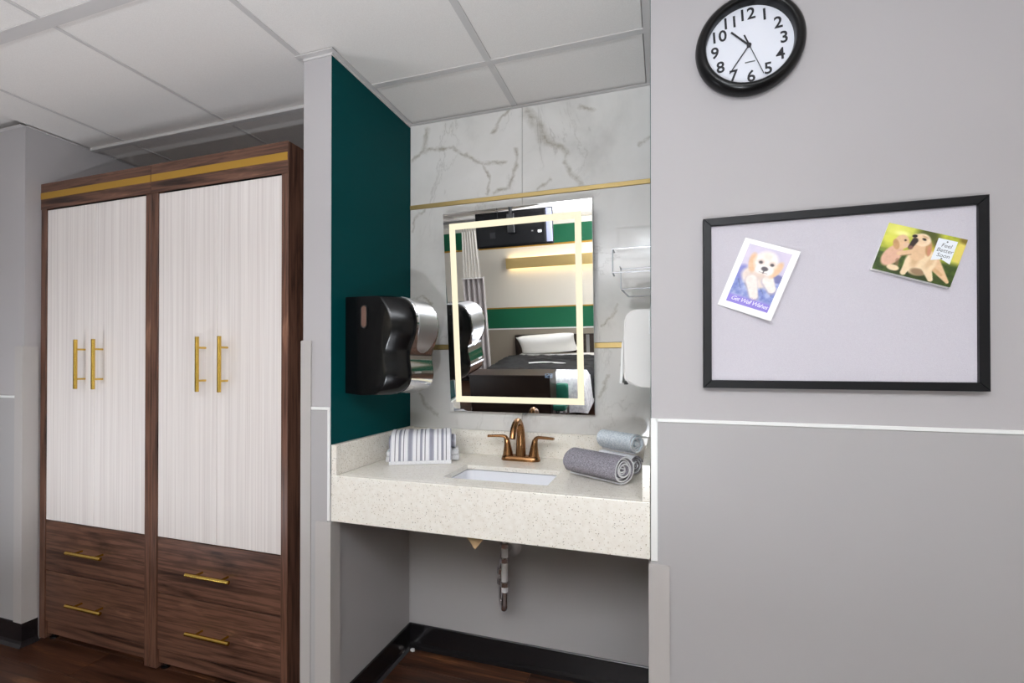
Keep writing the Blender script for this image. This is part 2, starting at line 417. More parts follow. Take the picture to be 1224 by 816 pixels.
for x0, x1 in zip(xs, xs[1:]):
    for y0, y1 in zip(ys, ys[1:]): ctile(x0, x1, y0, y1)
# the last row before the front plane, the niche and the alcove
for x0, x1 in zip(xs, xs[1:]):
    if x1 <= XP + 0.05 or x0 >= XR - 0.02: ctile(x0, x1, 0.944, YF)
xa = [XP, -2.4146, -1.8067, -1.1809]
ctile(-3.0235, -2.412, 0.944, 1.5725) if False else None
for x0, x1 in ((XP, -2.4146), (-2.4146, -1.8067), (-1.8067, XC)):
    ctile(x0, x1, 0.944, 1.5725); ctile(x0, x1, 1.5725, YA)
obj('ceiling_tile', prism([(-1.175, 0.948), (-0.5838, 0.948), (-0.5838, 1.5358), (XL + .002, 1.5358), (XL + .002, YF - .003), (-1.175, YF - .003)], 'z', CEIL + .003, CEIL + .018), 'tile', ce)
ctile(XL, -0.5798, 1.5398, YB); ctile(-0.5798, -0.06, 0.944, 1.5398); ctile(-0.5798, -0.06, 1.5398, YB)
tw = 0.012
for gy in YG:
    if gy > RY0: tee(RX0, RX1, gy - (0.019 if abs(gy - .944) < .01 else tw), gy + (0.019 if abs(gy - .944) < .01 else tw))
for gx in GX:
    if RX0 < gx < RX1:
        lo = RY0; hi = 0.944 - tw
        if abs(gx + 0.577) < 0.01: hi = YB
        elif -2.5 < gx < -1.7: hi = YA
        elif abs(gx + 1.19) < 0.03: hi = YF
        elif gx > XR or gx < XP: hi = YF
        hw_ = 0.0065 if gx < -1.7 else (0.009 if gx < -1.1 else tw)
        tee(gx - hw_, gx + hw_, lo, hi)
obj('grid_bar', box(XP + .015, XC, 1.5725 - .011, 1.5725 + .011, CEIL - .012, CEIL + .002, .001, 1), 'tee', ce)
tee(XL, -0.06, 1.5398 - tw, 1.5398 + tw)
def angle(x0, x1, y0, y1):
    obj('wall_angle', box(x0, x1, y0, y1, CEIL - 0.010, CEIL + 0.002), 'tee', ce)
angle(XC - .0, XL + .0, YF - 0.0035, YF - .0005)
angle(XL + .0005, XL + 0.0035, YF - .003, YB)
obj('wall_angle', box(XL - .0, XL + 0.02, YF - .02, YB, CEIL - 0.0025, CEIL - .0005), 'tee', ce)
obj('wall_angle', box(XC - .02, XL + .02, YF - .022, YF - .0005, CEIL - 0.0031, CEIL - .0005), 'tee', ce)
obj('wall_angle', box(-0.062, XR - .0, YF - .02, YB, CEIL - 0.0025, CEIL - .0005), 'tee', ce)
angle(XR - 0.004, XR - .0008, YF, YB)
obj('wall_angle', box(XL, XR, YB - .016, YB - .0005, CEIL - 0.0045, CEIL - .0025), 'tee', ce)
obj('wall_angle', box(RX0, XP, YP - .018, YP - .0005, CEIL - 0.0045, CEIL - .0025), 'tee', ce)
obj('wall_angle', box(XP + .0005, XP + 0.014, YP, YA, CEIL - 0.0045, CEIL - .0025), 'tee', ce)

# walls
wb = struct('wall_back', box(-1.16, 0.06, YB + 0.012, YB + 0.13, 0, CEIL), 'wall', 'back wall of the sink niche, white marble tile above grey panel', 'wall')
TJ = -0.549
def mtile(x0, x1, z0, z1):
    obj('marble_tile', box(x0 + .0007, x1 - .0007, YB, YB + 0.011, z0 + .0007, z1 - .0007, 0.0012, 1), 'marble', wb)
for z0, z1 in ((0.86, 1.2865), (1.3075, 1.9), (1.918, CEIL)):
    for x0, x1 in ((XL, TJ), (TJ, XR)): mtile(x0, x1, z0, z1)
for z0, z1 in ((1.2868, 1.3072), (1.9003, 1.9177)):
    obj('gold_strip', box(XL, XR, YB - 0.0025, YB + 0.01, z0, z1, 0.001, 1), 'gold', wb)
obj('lower_panel', box(XL, XR, YB, YB + 0.011, 0, 0.855), 'panel', wb, label='plain grey panel under the counter')
obj('corner_bead', box(XL + .0002, XL + .003, YB - .003, YB - .0002, 0.1, 0.84), 'panel', wb)

wc = struct('wall_column', box(XC, XL - 0.0015, YF, YA, 0, CEIL), 'wall', 'narrow grey wall end between wardrobes and sink niche', 'wall')
obj('teal_face', box(XL - 0.0013, XL, YF + .0012, YB + .01, 0.86, CEIL - .001), 'teal', wc, label='teal painted side of the niche')
obj('lower_panel', box(XL - 0.0013, XL, YF + .0012, YB, 0.0, 0.859), 'panel', wc)
obj('end_panel', box(XC + .03, XL - .011, YF - 0.0025, YF - .0002, 0.1, 1.0708), 'panel', wc)
wr = struct('wall_right', box(XR + 0.0015, RX1, YF, YA, 0, CEIL), 'wall', 'large grey wall on the right with clock and pin board', 'wall')
obj('teal_face', box(XR, XR + 0.0013, YF + .0012, YB + .01, 0.86, CEIL - .001), 'teal', wr)
obj('niche_panel', box(XR, XR + 0.0013, YF + .0012, YB, 0.0, 0.859), 'panel', wr)
obj('lower_panel', box(-0.0175, RX1, YF - 0.0028, YF - .0002, 0.1, 1.0708), 'panel', wr, label='darker grey wall protection panel')
wl = struct('wall_left', box(RX0, XP, YP, YA, 0, CEIL), 'wall', 'grey pier left of the wardrobes', 'wall')
obj('lower_panel', box(RX0, XP - .0465, YP - 0.0028, YP - .0002, 0.1, 1.076), 'panel', wl)
obj('side_panel', box(XP + .0002, XP + .0028, YP + .05, YA, 0.1, 1.076), 'panel', wl)
struct('wall_alcove', box(RX0, XL, YA + .001, YA + 0.1, 0, CEIL), 'wall', 'grey wall behind the wardrobes', 'wall')
struct('wall_west', box(RX0 - 0.1, RX0 - .001, RY0, YA, 0, CEIL), 'wall', 'far left wall of the room', 'wall')
struct('wall_east', box(RX1 + .001, RX1 + 0.1, RY0, YA, 0, CEIL), 'offwhite', 'far right wall of the room', 'wall')

# wall opposite the sink, seen in the mirror
wo = struct('wall_front', box(RX0, RX1, RY0 - 0.1, RY0, 0, CEIL), 'offwhite', 'wall behind the bed with green bands, seen in the mirror', 'wall')
def band(name, z0, z1, mt, t=0.006, x0=RX0, x1=RX1): obj(name, box(x0, x1, RY0 + .0003, RY0 + t, z0, z1), mt, wo)
band('green_band', 1.952, 2.195, 'green'); band('gold_strip', 1.928, 1.9518, 'goldflat', 0.008)
for x0, x1 in ((RX0, -3.2), (-3.198, -1.979), (-1.977, -0.76), (-0.758, 0.46), (0.462, RX1)): band('wall_panel', 1.096, 1.9278, 'offwhite', 0.004, x0, x1)
band('gold_strip', 1.078, 1.0958, 'goldflat', 0.008); band('green_band', 0.793, 1.0778, 'green')
band('white_strip', 0.775, 0.7928, 'trimwhite', 0.009); band('taupe_panel', 0.1, 0.7748, 'taupe')

# trims, corner guards, baseboards
def trim(k, bm, mt, label): 
    return struct('trim_%d' % k, bm, mt, label, 'trim')
trim(1, box(-0.0225, RX1, YF - 0.006, YF - .0003, 1.071, 1.0805, 0.0012, 1), 'trimwhite', 'thin white strip capping the dark panel on the right wall')
trim(2, box(XR + .0003, -0.0178, YF - 0.006, YF - .0003, 0.701, 1.0805, 0.0012, 1), 'trimwhite', 'white upright edge strip right of the counter')
trim(3, box(-1.138, XL, YF - 0.006, YF - .0027, 1.071, 1.081, 0.001, 1), 'trimwhite', 'short white strip on the column left of the counter')
trim(4, box(-1.0715, XL - .0003, YF - 0.006, YF - .0003, 0.703, 1.0708, 0.0012, 1), 'trimwhite', 'white upright edge strip left of the counter')
trim(5, box(RX0, -2.7105, YP - 0.006, YP - .0003, 1.0763, 1.087, 0.0012, 1), 'trimwhite', 'thin white strip on the pier left of the wardrobes')
def guard(k, x0, x1, y0, y1, z1, legx, legy, label):
    # L-shaped vinyl guard: one leg on the front (x0..x1 at y0), one leg back along y on side legx
    bm = bmesh.new(); t = 0.005
    if legx == 'left': poly = [(x0, y0), (x1, y0), (x1, y0 + t), (x0 + t, y0 + t), (x0 + t, legy), (x0, legy)]
    else: poly = [(x0, y0), (x1, y0), (x1, legy), (x1 - t, legy), (x1 - t, y0 + t), (x0, y0 + t)]
    add_prism(bm, poly, 'z', 0.1, z1)
    bmesh.ops.recalc_face_normals(bm, faces=bm.faces)
    bmesh.ops.bevel(bm, geom=[e for e in bm.edges if abs(e.verts[0].co.z - e.verts[1].co.z) < 1e-6 and e.verts[0].co.z > .2] , offset=0.002, segments=2, affect='EDGES')
    return trim(k, bm, 'guard', label)
guard(6, XC - 0.0055, -1.139, YF - 0.0055, 0, 1.305, 'left', YF + 0.045, 'tall grey corner guard on the column beside the wardrobe')
guard(7, -1.1165, XL + 0.0058, YF - 0.0082, 0, 0.6995, 'right', YF + 0.042, 'short grey corner guard under the left end of the counter')
guard(8, XR - 0.0056, 0.0115, YF - 0.0085, 0, 0.694, 'left', YF + 0.042, 'short grey corner guard under the right end of the counter')
guard(9, -2.710, XP + 0.0078, YP - 0.0088, 0, 1.303, 'right', YP + 0.047, 'grey corner guard on the pier left of the wardrobes')
def cove(name, pts, label, h=0.101, t=0.006):
    # black cove base running along a path of floor points; the room lies to the left of the path
    bm = bmesh.new(); prof = [(0.0, h), (t * .6, h), (t, h - .003), (t, 0.022), (t + .004, 0.010), (t + .016, 0.0015), (0.0, 0.0015)]
    P = [Vector((p[0], p[1])) for p in pts]; rings = []
    for i, p in enumerate(P):
        d0 = (p - P[i - 1]).normalized() if i > 0 else None
        d1 = (P[i + 1] - p).normalized() if i < len(P) - 1 else None
        if d0 is None: d0 = d1
        if d1 is None: d1 = d0
        n0 = Vector((-d0.y, d0.x)); n1 = Vector((-d1.y, d1.x)); nn = (n0 + n1); nn = nn / max(nn.dot(n0), 0.2) 
        rings.append([(p.x + nn.x * a, p.y + nn.y * a, z) for a, z in prof])
    bm.free(); o = struct(name, loft(rings), 'base', label, 'baseboard')
    return o
e = 0.0004
cove('baseboard_niche', [(XR - e, YF + .02), (XR - e, YB - e), (XL + e, YB - e), (XL + e, YF + .02)], 'black cove base round the niche under the sink')
cove('baseboard_right', [(RX1, YF - e), (-0.036, YF - e)], 'black cove base along the right wall')
cove('baseboard_column', [(-1.06, YF - e), (XC + .0, YF - e)], 'black cove base on the column foot')
cove('baseboard_left', [(XP + e, YP + .05), (XP + e, YP - e), (RX0, YP - e)], 'black cove base round the pier left of the wardrobes')
cove('baseboard_front', [(RX0, RY0 + .0065), (RX1, RY0 + .0065)], 'black cove base behind the bed')

# ------------------------------------------------------------------ wardrobes
def pull(parent, a, b, wall_axis_y, name='handle'):
    # bar handle from a to b (both at the bar's own y) with two standoffs to the face at y = wall_axis_y
    bm = bmesh.new(); a = Vector(a); b = Vector(b); d = (b - a).normalized(); L = (b - a).length
    add_tube(bm, [a, a + d * .0008, b - d * .0008, b], [.0064, .0072, .0072, .0064], 14)
    for k in (0.2, 0.8):
        p = a + d * (L * k)
        add_tube(bm, [p + Vector((0, .003, 0)), (p.x, wall_axis_y - .0003, p.z)], 0.0042, 10)
    obj(name, bm, 'brass', parent, smooth=40)
def wardrobe(ox, label, first=None):
    yw = 1.381; W = 0.6855; H = 2.0305; D = 0.60
    t = thing('wardrobe', label, 'wardrobe', (ox, yw, 0), 0, 'walnut wardrobes in the alcove')
    X0, X1 = ox, ox + W
    for x0, x1 in ((X0 + .0006, X0 + .0365), (X1 - .0315, X1 - .0006)):
        obj('side_panel', box(x0, x1, yw, yw + D, 0.008, H, 0.0012, 1), 'walnut_v', t)
    x0, x1 = X0 + .037, X1 - .032
    obj('header', box(X0 + .001, X1 - .001, yw - .0022, yw - .0002, 1.9145, H - .0005, 0.0006, 1), 'walnut_h', t)
    obj('gold_strip', box(X0 + .002, X1 - .002, yw - .0036, yw - .0023, 1.9605, 1.989), 'goldflat', t)
    obj('top_panel', box(x0, x1, yw + .031, yw + D - .002, H - .03, H - .004), 'walnut_h', t)
    obj('carcass', box(x0, x1, yw + .026, yw + D - .002, 0.09, 1.95), 'black', t)
    obj('toe_kick', box(x0, x1, yw + .012, yw + .03, 0.028, 0.083), 'walnut_h', t)
    xm = (x0 + x1) / 2
    for k, (a, b) in enumerate(((x0 + .0008, xm - .001), (xm + .001, x1 - .0008))):
        d = obj('door', box(a, b, yw + .004, yw + .025, 0.5345, 1.911, 0.0012, 1), 'laminate', t)
        hx = xm - 0.058 + .001 if k == 0 else xm + 0.053
        pull(d, (hx, yw - .032, 1.12), (hx, yw - .032, 1.329), yw + .004)
    for z0, z1, hz in ((0.3135, 0.5305, 0.422), (0.0865, 0.3075, 0.198)):
        d = obj('drawer', box(x0 + .0008, x1 - .0008, yw + .004, yw + .025, z0, z1, 0.0012, 1), 'walnut_h', t)
        pull(d, (xm - .111, yw - .032, hz), (xm + .103, yw - .032, hz), yw + .004)
    for fx in (X0 + .05, X1 - .05):
        obj('foot', lathe([(.016, .0005), (.016, .008), (.009, .010), (.009, .03)], 20, Matrix.Translation((fx, yw + .03, 0))), 'blackgloss', t)
    return t
wardrobe(-2.6605, 'walnut wardrobe with two pale doors standing against the left pier')
wardrobe(-1.9745, 'walnut wardrobe with two pale doors standing next to the narrow column')

# ------------------------------------------------------------------ counter, sink, faucet, drain
CT = 0.8545
vc = thing('vanity_counter', 'speckled off-white quartz counter with deep front apron in the niche', 'counter', (-0.548, 1.58, CT))
cx0, cx1 = XL + .0015, XR - .0015
SX0, SX1, SY0, SY1 = -0.693, -0.341, 1.415, 1.622
bm = bmesh.new()
zb = CT - 0.016
for a in ((cx0, SX0, YF + .02, YB - .0005), (SX1, cx1, YF + .02, YB - .0005), (SX0, SX1, YF + .02, SY0), (SX0, SX1, SY1, YB - .0005)):
    add_box(bm, a[0], a[1], a[2], a[3], zb, CT)
bmesh.ops.remove_doubles(bm, verts=bm.verts, dist=1e-5)
obj('countertop', bm, 'quartz', vc)
obj('apron', box(cx0, cx1, YF - .0015, YF + .0198, 0.7015, CT, 0.0025, 2), 'quartz', vc)
obj('backsplash', box(cx0 + .0215, cx1 - .0215, YB - .021, YB - .0005, CT + .0002, 0.953, 0.0015, 1), 'quartz', vc)
obj('side_splash', box(cx0, cx0 + .021, YF - .0012, YB - .0006, CT + .0002, 0.956, 0.0015, 1), 'quartz', vc)
obj('side_splash', box(cx1 - .021, cx1, YF - .0012, YB - .0006, CT + .0002, 0.953, 0.0015, 1), 'quartz', vc)
obj('bracket', prism([(-0.71, zb - .001), (-0.412, zb - .001), (-0.561, 0.650)], 'y', 1.372, 1.390), 'cleat', vc, label='raw wooden bracket under the slab')
# basin: rectangular undermount bowl
bm = bmesh.new()
def rring(x0, x1, y0, y1, z, r, k=5):
    pts = []
    for cx, cy, a0 in ((x1 - r, y1 - r, 0), (x0 + r, y1 - r, 90), (x0 + r, y0 + r, 180), (x1 - r, y0 + r, 270)):
        for i in range(k + 1):
            a = math.radians(a0 + 90 * i / k); pts.append((cx + r * math.cos(a), cy + r * math.sin(a), z))
    return pts
bx = thing('sink', 'white rectangular basin sunk under the quartz counter', 'sink', (-0.517, 1.518, zb - .15))
rg = [rring(SX0 - .02, SX1 + .02, SY0 - .02, SY1 + .02, zb - .002, .02), rring(SX0 + .002, SX1 - .002, SY0 + .002, SY1 - .002, zb - .002, .03),
      rring(SX0 + .006, SX1 - .006, SY0 + .006, SY1 - .006, zb - .06, .035), rring(SX0 + .02, SX1 - .02, SY0 + .018, SY1 - .018, zb - .115, .04),
      rring(SX0 + .06, SX1 - .06, SY0 + .055, SY1 - .055, zb - .128, .03), rring(-.54, -.495, 1.497, 1.54, zb - .132, .02)]
outer = [rring(-.55, -.485, 1.485, 1.55, zb - .145, .02), rring(SX0 + .01, SX1 - .01, SY0 + .01, SY1 - .01, zb - .13, .045), rring(SX0 - .008, SX1 + .008, SY0 - .008, SY1 + .008, zb - .06, .035), rring(SX0 - .02, SX1 + .02, SY0 - .02, SY1 + .02, zb - .012, .02)]
obj('bowl', loft(rg + outer + [rg[0]], cap=False), 'porcelain', bx, smooth=50)
obj('drain_ring', lathe([(.0, .0015), (.017, .002), (.022, .0005), (.022, -.004)], 28, Matrix.Translation((-.5175, 1.518, zb - .1315))), 'chrome', bx, smooth=40)

# faucet
fx, fy = -0.5285, 1.757
ft = thing('faucet', 'brushed bronze two-handle faucet behind the sink', 'faucet', (fx, fy, CT))
def stadium(hw, hd, z, k=10):
    pts = []
    for s in (1, -1):
        for i in range(k + 1):
            a = -PI / 2 + PI * i / k + (0 if s == 1 else PI)
            pts.append((fx + s * (hw - hd) + hd * math.cos(a), fy + hd * math.sin(a), z))
    return pts
obj('base_plate', loft([stadium(.0775, .027, CT + .0004), stadium(.0775, .027, CT + .006), stadium(.074, .0245, CT + .016), stadium(.070, .021, CT + .019)]), 'bronze', ft, smooth=40)
pts = smooth_path([(fx, fy, CT + .018), (fx, fy, CT + .07), (fx, fy - .004, CT + .115), (fx, fy - .028, CT + .150), (fx, fy - .062, CT + .152), (fx, fy - .092, CT + .130), (fx, fy - .106, CT + .098)], 6)
k = len(pts); rad = [0.0205 - 0.0085 * min(1, i / (k * .62)) for i in range(k)]
obj('spout', tube(pts, rad, 18), 'bronze', ft, smooth=45)
for s in (-1, 1):
    hx = fx + s * 0.052
    obj('handle_post', tube([(hx, fy, CT + .017), (hx, fy, CT + .03), (hx + s * .002, fy, CT + .06), (hx + s * .005, fy, CT + .078), (hx + s * .012, fy, CT + .088)], [.0205, .0185, .013, .011, .006], 18), 'bronze', ft, smooth=45)
    lv = smooth_path([(hx + s * .002, fy, CT + .076), (hx + s * .012, fy - .001, CT + .089), (hx + s * .035, fy - .004, CT + .091), (hx + s * .08, fy - .008, CT + .089)], 5)
    obj('lever', tube(lv, [(.0115 - .002 * i / len(lv), .0075 - .0025 * i / len(lv)) for i in range(len(lv))], 14), 'bronze', ft, smooth=50)

# drain trap
dt = thing('drain_trap', 'chrome drain trap with round wall flange under the counter', 'pipe', (-0.5745, 1.70, 0.30))
px, py = -0.5745, 1.70
obj('tailpiece', tube([(px, py, 0.668), (px, py, 0.50)], .0095, 18), 'pipe', dt, smooth=40)
obj('tailpiece', tube([(-.5175, 1.518, 0.664), (-.53, 1.56, 0.662), (px, py, 0.66)], .009, 14), 'chrome', dt, smooth=40)
obj('pipe', tube([(px, py, 0.535), (px, py, 0.36)], .0125, 18), 'pipe', dt, smooth=40)
for z in (0.545, 0.49, 0.40):
    obj('slip_nut', lathe([(.0125, -.009), (.019, -.009), (.019, .006), (.014, .009), (.0125, .009)], 10, Matrix.Translation((px, py, z))), 'chrome', dt)
qx, qy = -0.603, 1.752
U = [(px, py, .37)] + [(px + (qx - px) * (.5 - .5 * math.cos(a)), py + (qy - py) * (.5 - .5 * math.cos(a)), .325 - .028 * math.sin(a)) for a in [PI * i / 10 for i in range(11)]] + [(qx, qy, .40)]
obj('u_bend', tube(U, .0135, 16), 'chrome', dt, smooth=50)
obj('slip_nut', lathe([(.0125, -.01), (.02, -.01), (.02, .008), (.0125, .012)], 10, Matrix.Translation((qx, qy, .385))), 'chrome', dt)
obj('slip_nut', lathe([(.0125, -.01), (.02, -.01), (.02, .008), (.0125, .012)], 10, Matrix.Translation((qx, qy, .425))), 'chrome', dt)
arm = smooth_path([(qx, qy, .40), (qx, qy, .445), (qx + .001, qy + .012, .475), (qx + .004, qy + .04, .487), (qx + .006, YB - .002, .487)], 5)
obj('wall_arm', tube(arm, .0125, 16), 'chrome', dt, smooth=50)
obj('wall_flange', lathe([(.013, .016), (.022, .015), (.036, .009), (.044, .002), (.044, .0005)], 36, Matrix.Translation((qx + .006, YB, .487)) @ Matrix.Rotation(PI / 2, 4, 'X')), 'wire', dt, smooth=40)
fk = obj('paint_flake', prism([(-1.036, 1.806), (-1.024, 1.803), (-1.017, 1.810), (-1.022, 1.818), (-1.033, 1.816)], 'z', 0.0008, 0.009), 'drywall')
tag(fk, 'small white plaster crumb on the floor in the niche corner', 'crumb')

# ------------------------------------------------------------------ lit mirror
TILT = math.radians(5.7)
mr = thing('lit_mirror', 'rectangular wall mirror with glowing inset border tilted forward above the sink', 'mirror', (-0.553, 1.822, 1.030))
mr.rotation_euler = (TILT, 0, 0)
MW, MH = 0.60, 0.806
h = MW / 2
obj('glass', box(-h, h, 0, 0.004, 0, MH), 'mirror', mr, True)
obj('back_box', box(-h + .001, h - .001, 0.0045, 0.028, .001, MH - .001), 'mirroredge', mr, True)
def strip(x0, x1, z0, z1): return box(x0, x1, -0.0012, -0.0002, z0, z1)
L0, L1, Z0, Z1, BW = -h + .026, h - .040, 0.038, MH - .043, 0.0245
for a in ((L0, L0 + BW, Z0, Z1), (L1 - BW, L1, Z0, Z1), (L0 + BW + .0001, L1 - BW - .0001, Z0, Z0 + BW), (L0 + BW + .0001, L1 - BW - .0001, Z1 - BW, Z1)):
    obj('light_strip', strip(*a), 'led', mr, True)
obj('clip', box(-h - .003, -h + .012, -0.003, 0.03, -.004, 0.036, .001, 1), 'whiteplastic', mr, True)
for px_, pz_ in ((0.011, -.006),):
    obj('clip', box(px_, px_ + .016, 0.0, 0.028, -.008, -.0005, .001, 1), 'steelrail', mr, True)
DG = Matrix.Translation((0.1175, -0.0014, 0.150)) @ Matrix.Rotation(PI / 2, 4, 'X')
SEG = {'1': 'bc', '2': 'abged', '8': 'abcdefg'}
bm = bmesh.new()
for i, ch in enumerate('128'):
    ox = -0.016 + i * 0.013
    for s_ in SEG[ch]:
        r = {'a': (0, .009, .0155, .017), 'd': (0, .009, 0, .0015), 'g': (0, .009, .0077, .0092), 'f': (0, .0017, .008, .017), 'e': (0, .0017, 0, .009), 'b': (.0073, .009, .008, .017), 'c': (.0073, .009, 0, .009)}[s_]
        add_box(bm, ox + r[0], ox + r[1], -0.0010, -0.0002, r[2], r[3])
for q in bm.verts: q.co += Vector((0.118, 0, 0.142))
obj('digital_clock', bm, 'digit', mr, True, label='pale blue digits glowing in the glass')

# ------------------------------------------------------------------ paper towel dispenser on the teal wall
pd = thing('paper_towel_dispenser', 'black and chrome roll paper towel dispenser on the teal wall', 'dispenser', (XL, 1.54, 1.12))
ZT, ZB_ = 1.462, 1.116
prof = [(0.0, 1.462), (0.165, 1.462), (0.205, 1.452), (0.232, 1.425), (0.246, 1.385), (0.246, 1.345), (0.236, 1.31), (0.222, 1.275), (0.219, 1.245), (0.224, 1.21), (0.226, 1.185), (0.218, 1.155), (0.195, 1.132), (0.155, 1.118), (0.06, 1.114), (0.0, 1.120)]
def spl(p, k=3):
    q = smooth_path([(a, 0, b) for a, b in p[1:-2]], k); return [(p[0][0], p[0][1])] + [(a.x, a.z) for a in q] + [p[-2], p[-1]]
PR = spl(prof)
def ringat(y, shrink):
    out = []
    for a, z in PR:
        k_ = max(0.0, min(1.0, (a - 0.10) / 0.12))
        zz = 1.29 + (z - 1.29) * (1 - 0.02 * shrink)
        out.append((XL + a - shrink * 0.062 * k_ + .0004, y, zz))
    return out
obj('housing', loft([ringat(1.402, 1.12), ringat(1.406, 1.0), ringat(1.415, 0.78), ringat(1.432, 0.30), ringat(1.448, 0.06), ringat(1.456, 0.0),
                     ringat(1.628, 0.0), ringat(1.640, 0.10), ringat(1.662, 0.6), ringat(1.672, 1.0)]), 'dispblack', pd, smooth=35)
def skin(y0, y1, i0, i1, off, name, mt, taper=0.0, label=None):
    # a thin plate following the front profile between profile indices
    bm = bmesh.new(); seg = PR[i0:i1 + 1]; rows = []
    for j, (a, z) in enumerate(seg):
        p0 = PR[max(i0 + j - 1, 0)]; p1 = PR[min(i0 + j + 1, len(PR) - 1)]
        t_ = Vector((p1[0] - p0[0], p1[1] - p0[1])).normalized(); nrm = Vector((-t_.y, t_.x))
        if nrm.x < 0 and nrm.y < 0: nrm = -nrm
        if nrm.x < 0 and abs(nrm.x) > abs(nrm.y): nrm = -nrm
        u = j / max(1, len(seg) - 1); ins = 0.0
        if taper and u > 1 - taper:
            q = (u - (1 - taper)) / taper; ins = (y1 - y0) / 2 * (1 - math.sqrt(max(0, 1 - q * q * .98)))
        rows.append([(XL + a + nrm.x * off, yy, z + nrm.y * off) for yy in (y0 + ins, (y0 + y1) / 2, y1 - ins)])
    R_ = [[bm.verts.new(p) for p in r] for r in rows]
    for a_, b_ in zip(R_, R_[1:]):
        for i in range(2): bm.faces.new((a_[i], a_[i + 1], b_[i + 1], b_[i]))
    bmesh.ops.recalc_face_normals(bm, faces=bm.faces)
    bmesh.ops.solidify(bm, geom=bm.faces[:], thickness=0.0012)
    return obj(name, bm, mt, pd, smooth=60, label=label)
nP = len(PR)
skin(1.462, 1.622, 3, nP - 4, 0.0016, 'front_cover', 'chrome', label='mirror-bright chrome front')
skin(1.476, 1.614, 2, 20, 0.0034, 'front_badge', 'silver', 0.42, label='brushed silver front plate')
def rect_round(cx, cz, hw, hh, r, k=6):
    return [(p[0], p[1]) for p in rring(cx - hw, cx + hw, cz - hh, cz + hh, 0, r, k)]
obj('level_window', prism(rect_round(-0.984, 1.388, .0095, .036, .0095), 'y', 1.3985, 1.4040), 'glass', pd, label='narrow rounded amber window')
obj('level_window_rim', loft([[(a, 1.3982, b) for a, b in rect_round(-0.984, 1.388, .013, .040, .013)], [(a, 1.4045, b) for a, b in rect_round(-0.984, 1.388, .014, .041, .014)], [(a, 1.4045, b) for a, b in rect_round(-0.984, 1.388, .0098, .0365, .0098)], [(a, 1.3985, b) for a, b in rect_round(-0.984, 1.388, .0098, .0365, .0098)], [(a, 1.3982, b) for a, b in rect_round(-0.984, 1.388, .013, .040, .013)]], cap=False), 'black', pd)
obj('badge_plate', box(XL + .2265, XL + .2295, 1.485, 1.525, 1.192, 1.199), 'silver', pd)

# ------------------------------------------------------------------ soap dispenser and wire rack on the niche's right side
sp = thing('soap_dispenser', 'white wall soap dispenser with push cover right of the mirror', 'dispenser', (XR, 1.56, 1.15))
prs = [(XR - .0008, 1.392), (-.085, 1.394), (-.108, 1.386), (-.119, 1.366), (-.121, 1.30), (-.122, 1.19), (-.117, 1.172), (-.075, 1.152), (XR - .0008, 1.154)]
bm = prism(prs, 'y', 1.502, 1.618); bmesh.ops.bevel(bm, geom=[e for e in bm.edges if all(q.co.x < XR - .004 for q in e.verts)], offset=.006, segments=3, affect='EDGES')
obj('body', bm, 'whiteplastic', sp, smooth=35)
prc = [(-.1222, 1.30), (-.1265, 1.29), (-.1335, 1.165), (-.126, 1.1655), (-.1232, 1.19)]
obj('push_cover', prism(prc, 'y', 1.506, 1.614), 'trimwhite', sp)
obj('nozzle', box(-.1225, -.112, 1.545, 1.575, 1.160, 1.1705), 'black', sp)
obj('lock_plate', box(-.046, -.040, 1.4985, 1.5018, 1.315, 1.385, .001, 1), 'trimwhite', sp)

rk = thing('wire_rack', 'empty chrome wire glove-box rack above the soap dispenser', 'rack', (XR, 1.65, 1.45))
def loop(pts, r=.0027, closed=True):
    bm = bmesh.new(); P = list(pts) + ([pts[0]] if closed else [])
    for a, b in zip(P, P[1:]): add_tube(bm, [a, b], r, 8)
    return bm
ra, rb = -0.159, XR - .0035
for y_, z0, z1 in ((1.55, 1.518, 1.594), (1.70, 1.487, 1.557)):
    xo = ra if y_ < 1.6 else -.145
    obj('wire_frame', loop([(xo, y_, z0), (rb, y_, z0), (rb, y_, z1), (xo, y_, z1)]), 'wire', rk)
obj('rail', loop([(-.124, 1.775, 1.470), (rb, 1.775, 1.470)], closed=False), 'wire', rk)
for a, b in (((rb, 1.55, 1.594), (rb, 1.70, 1.557)), ((rb, 1.55, 1.518), (rb, 1.70, 1.487)), ((rb, 1.70, 1.487), (rb, 1.775, 1.470)), ((ra, 1.55, 1.594), (-.156, 1.575, 1.588)), ((ra, 1.55, 1.518), (-.156, 1.575, 1.512)), ((-.145, 1.70, 1.557), (-.147, 1.68, 1.562)), ((-.145, 1.70, 1.487), (-.124, 1.775, 1.470))):
    obj('rail', loop([a, b], closed=False), 'wire', rk)
obj('wall_plate', box(XR - .0012, XR - .0002, 1.58, 1.72, 1.48, 1.56), 'wire', rk)

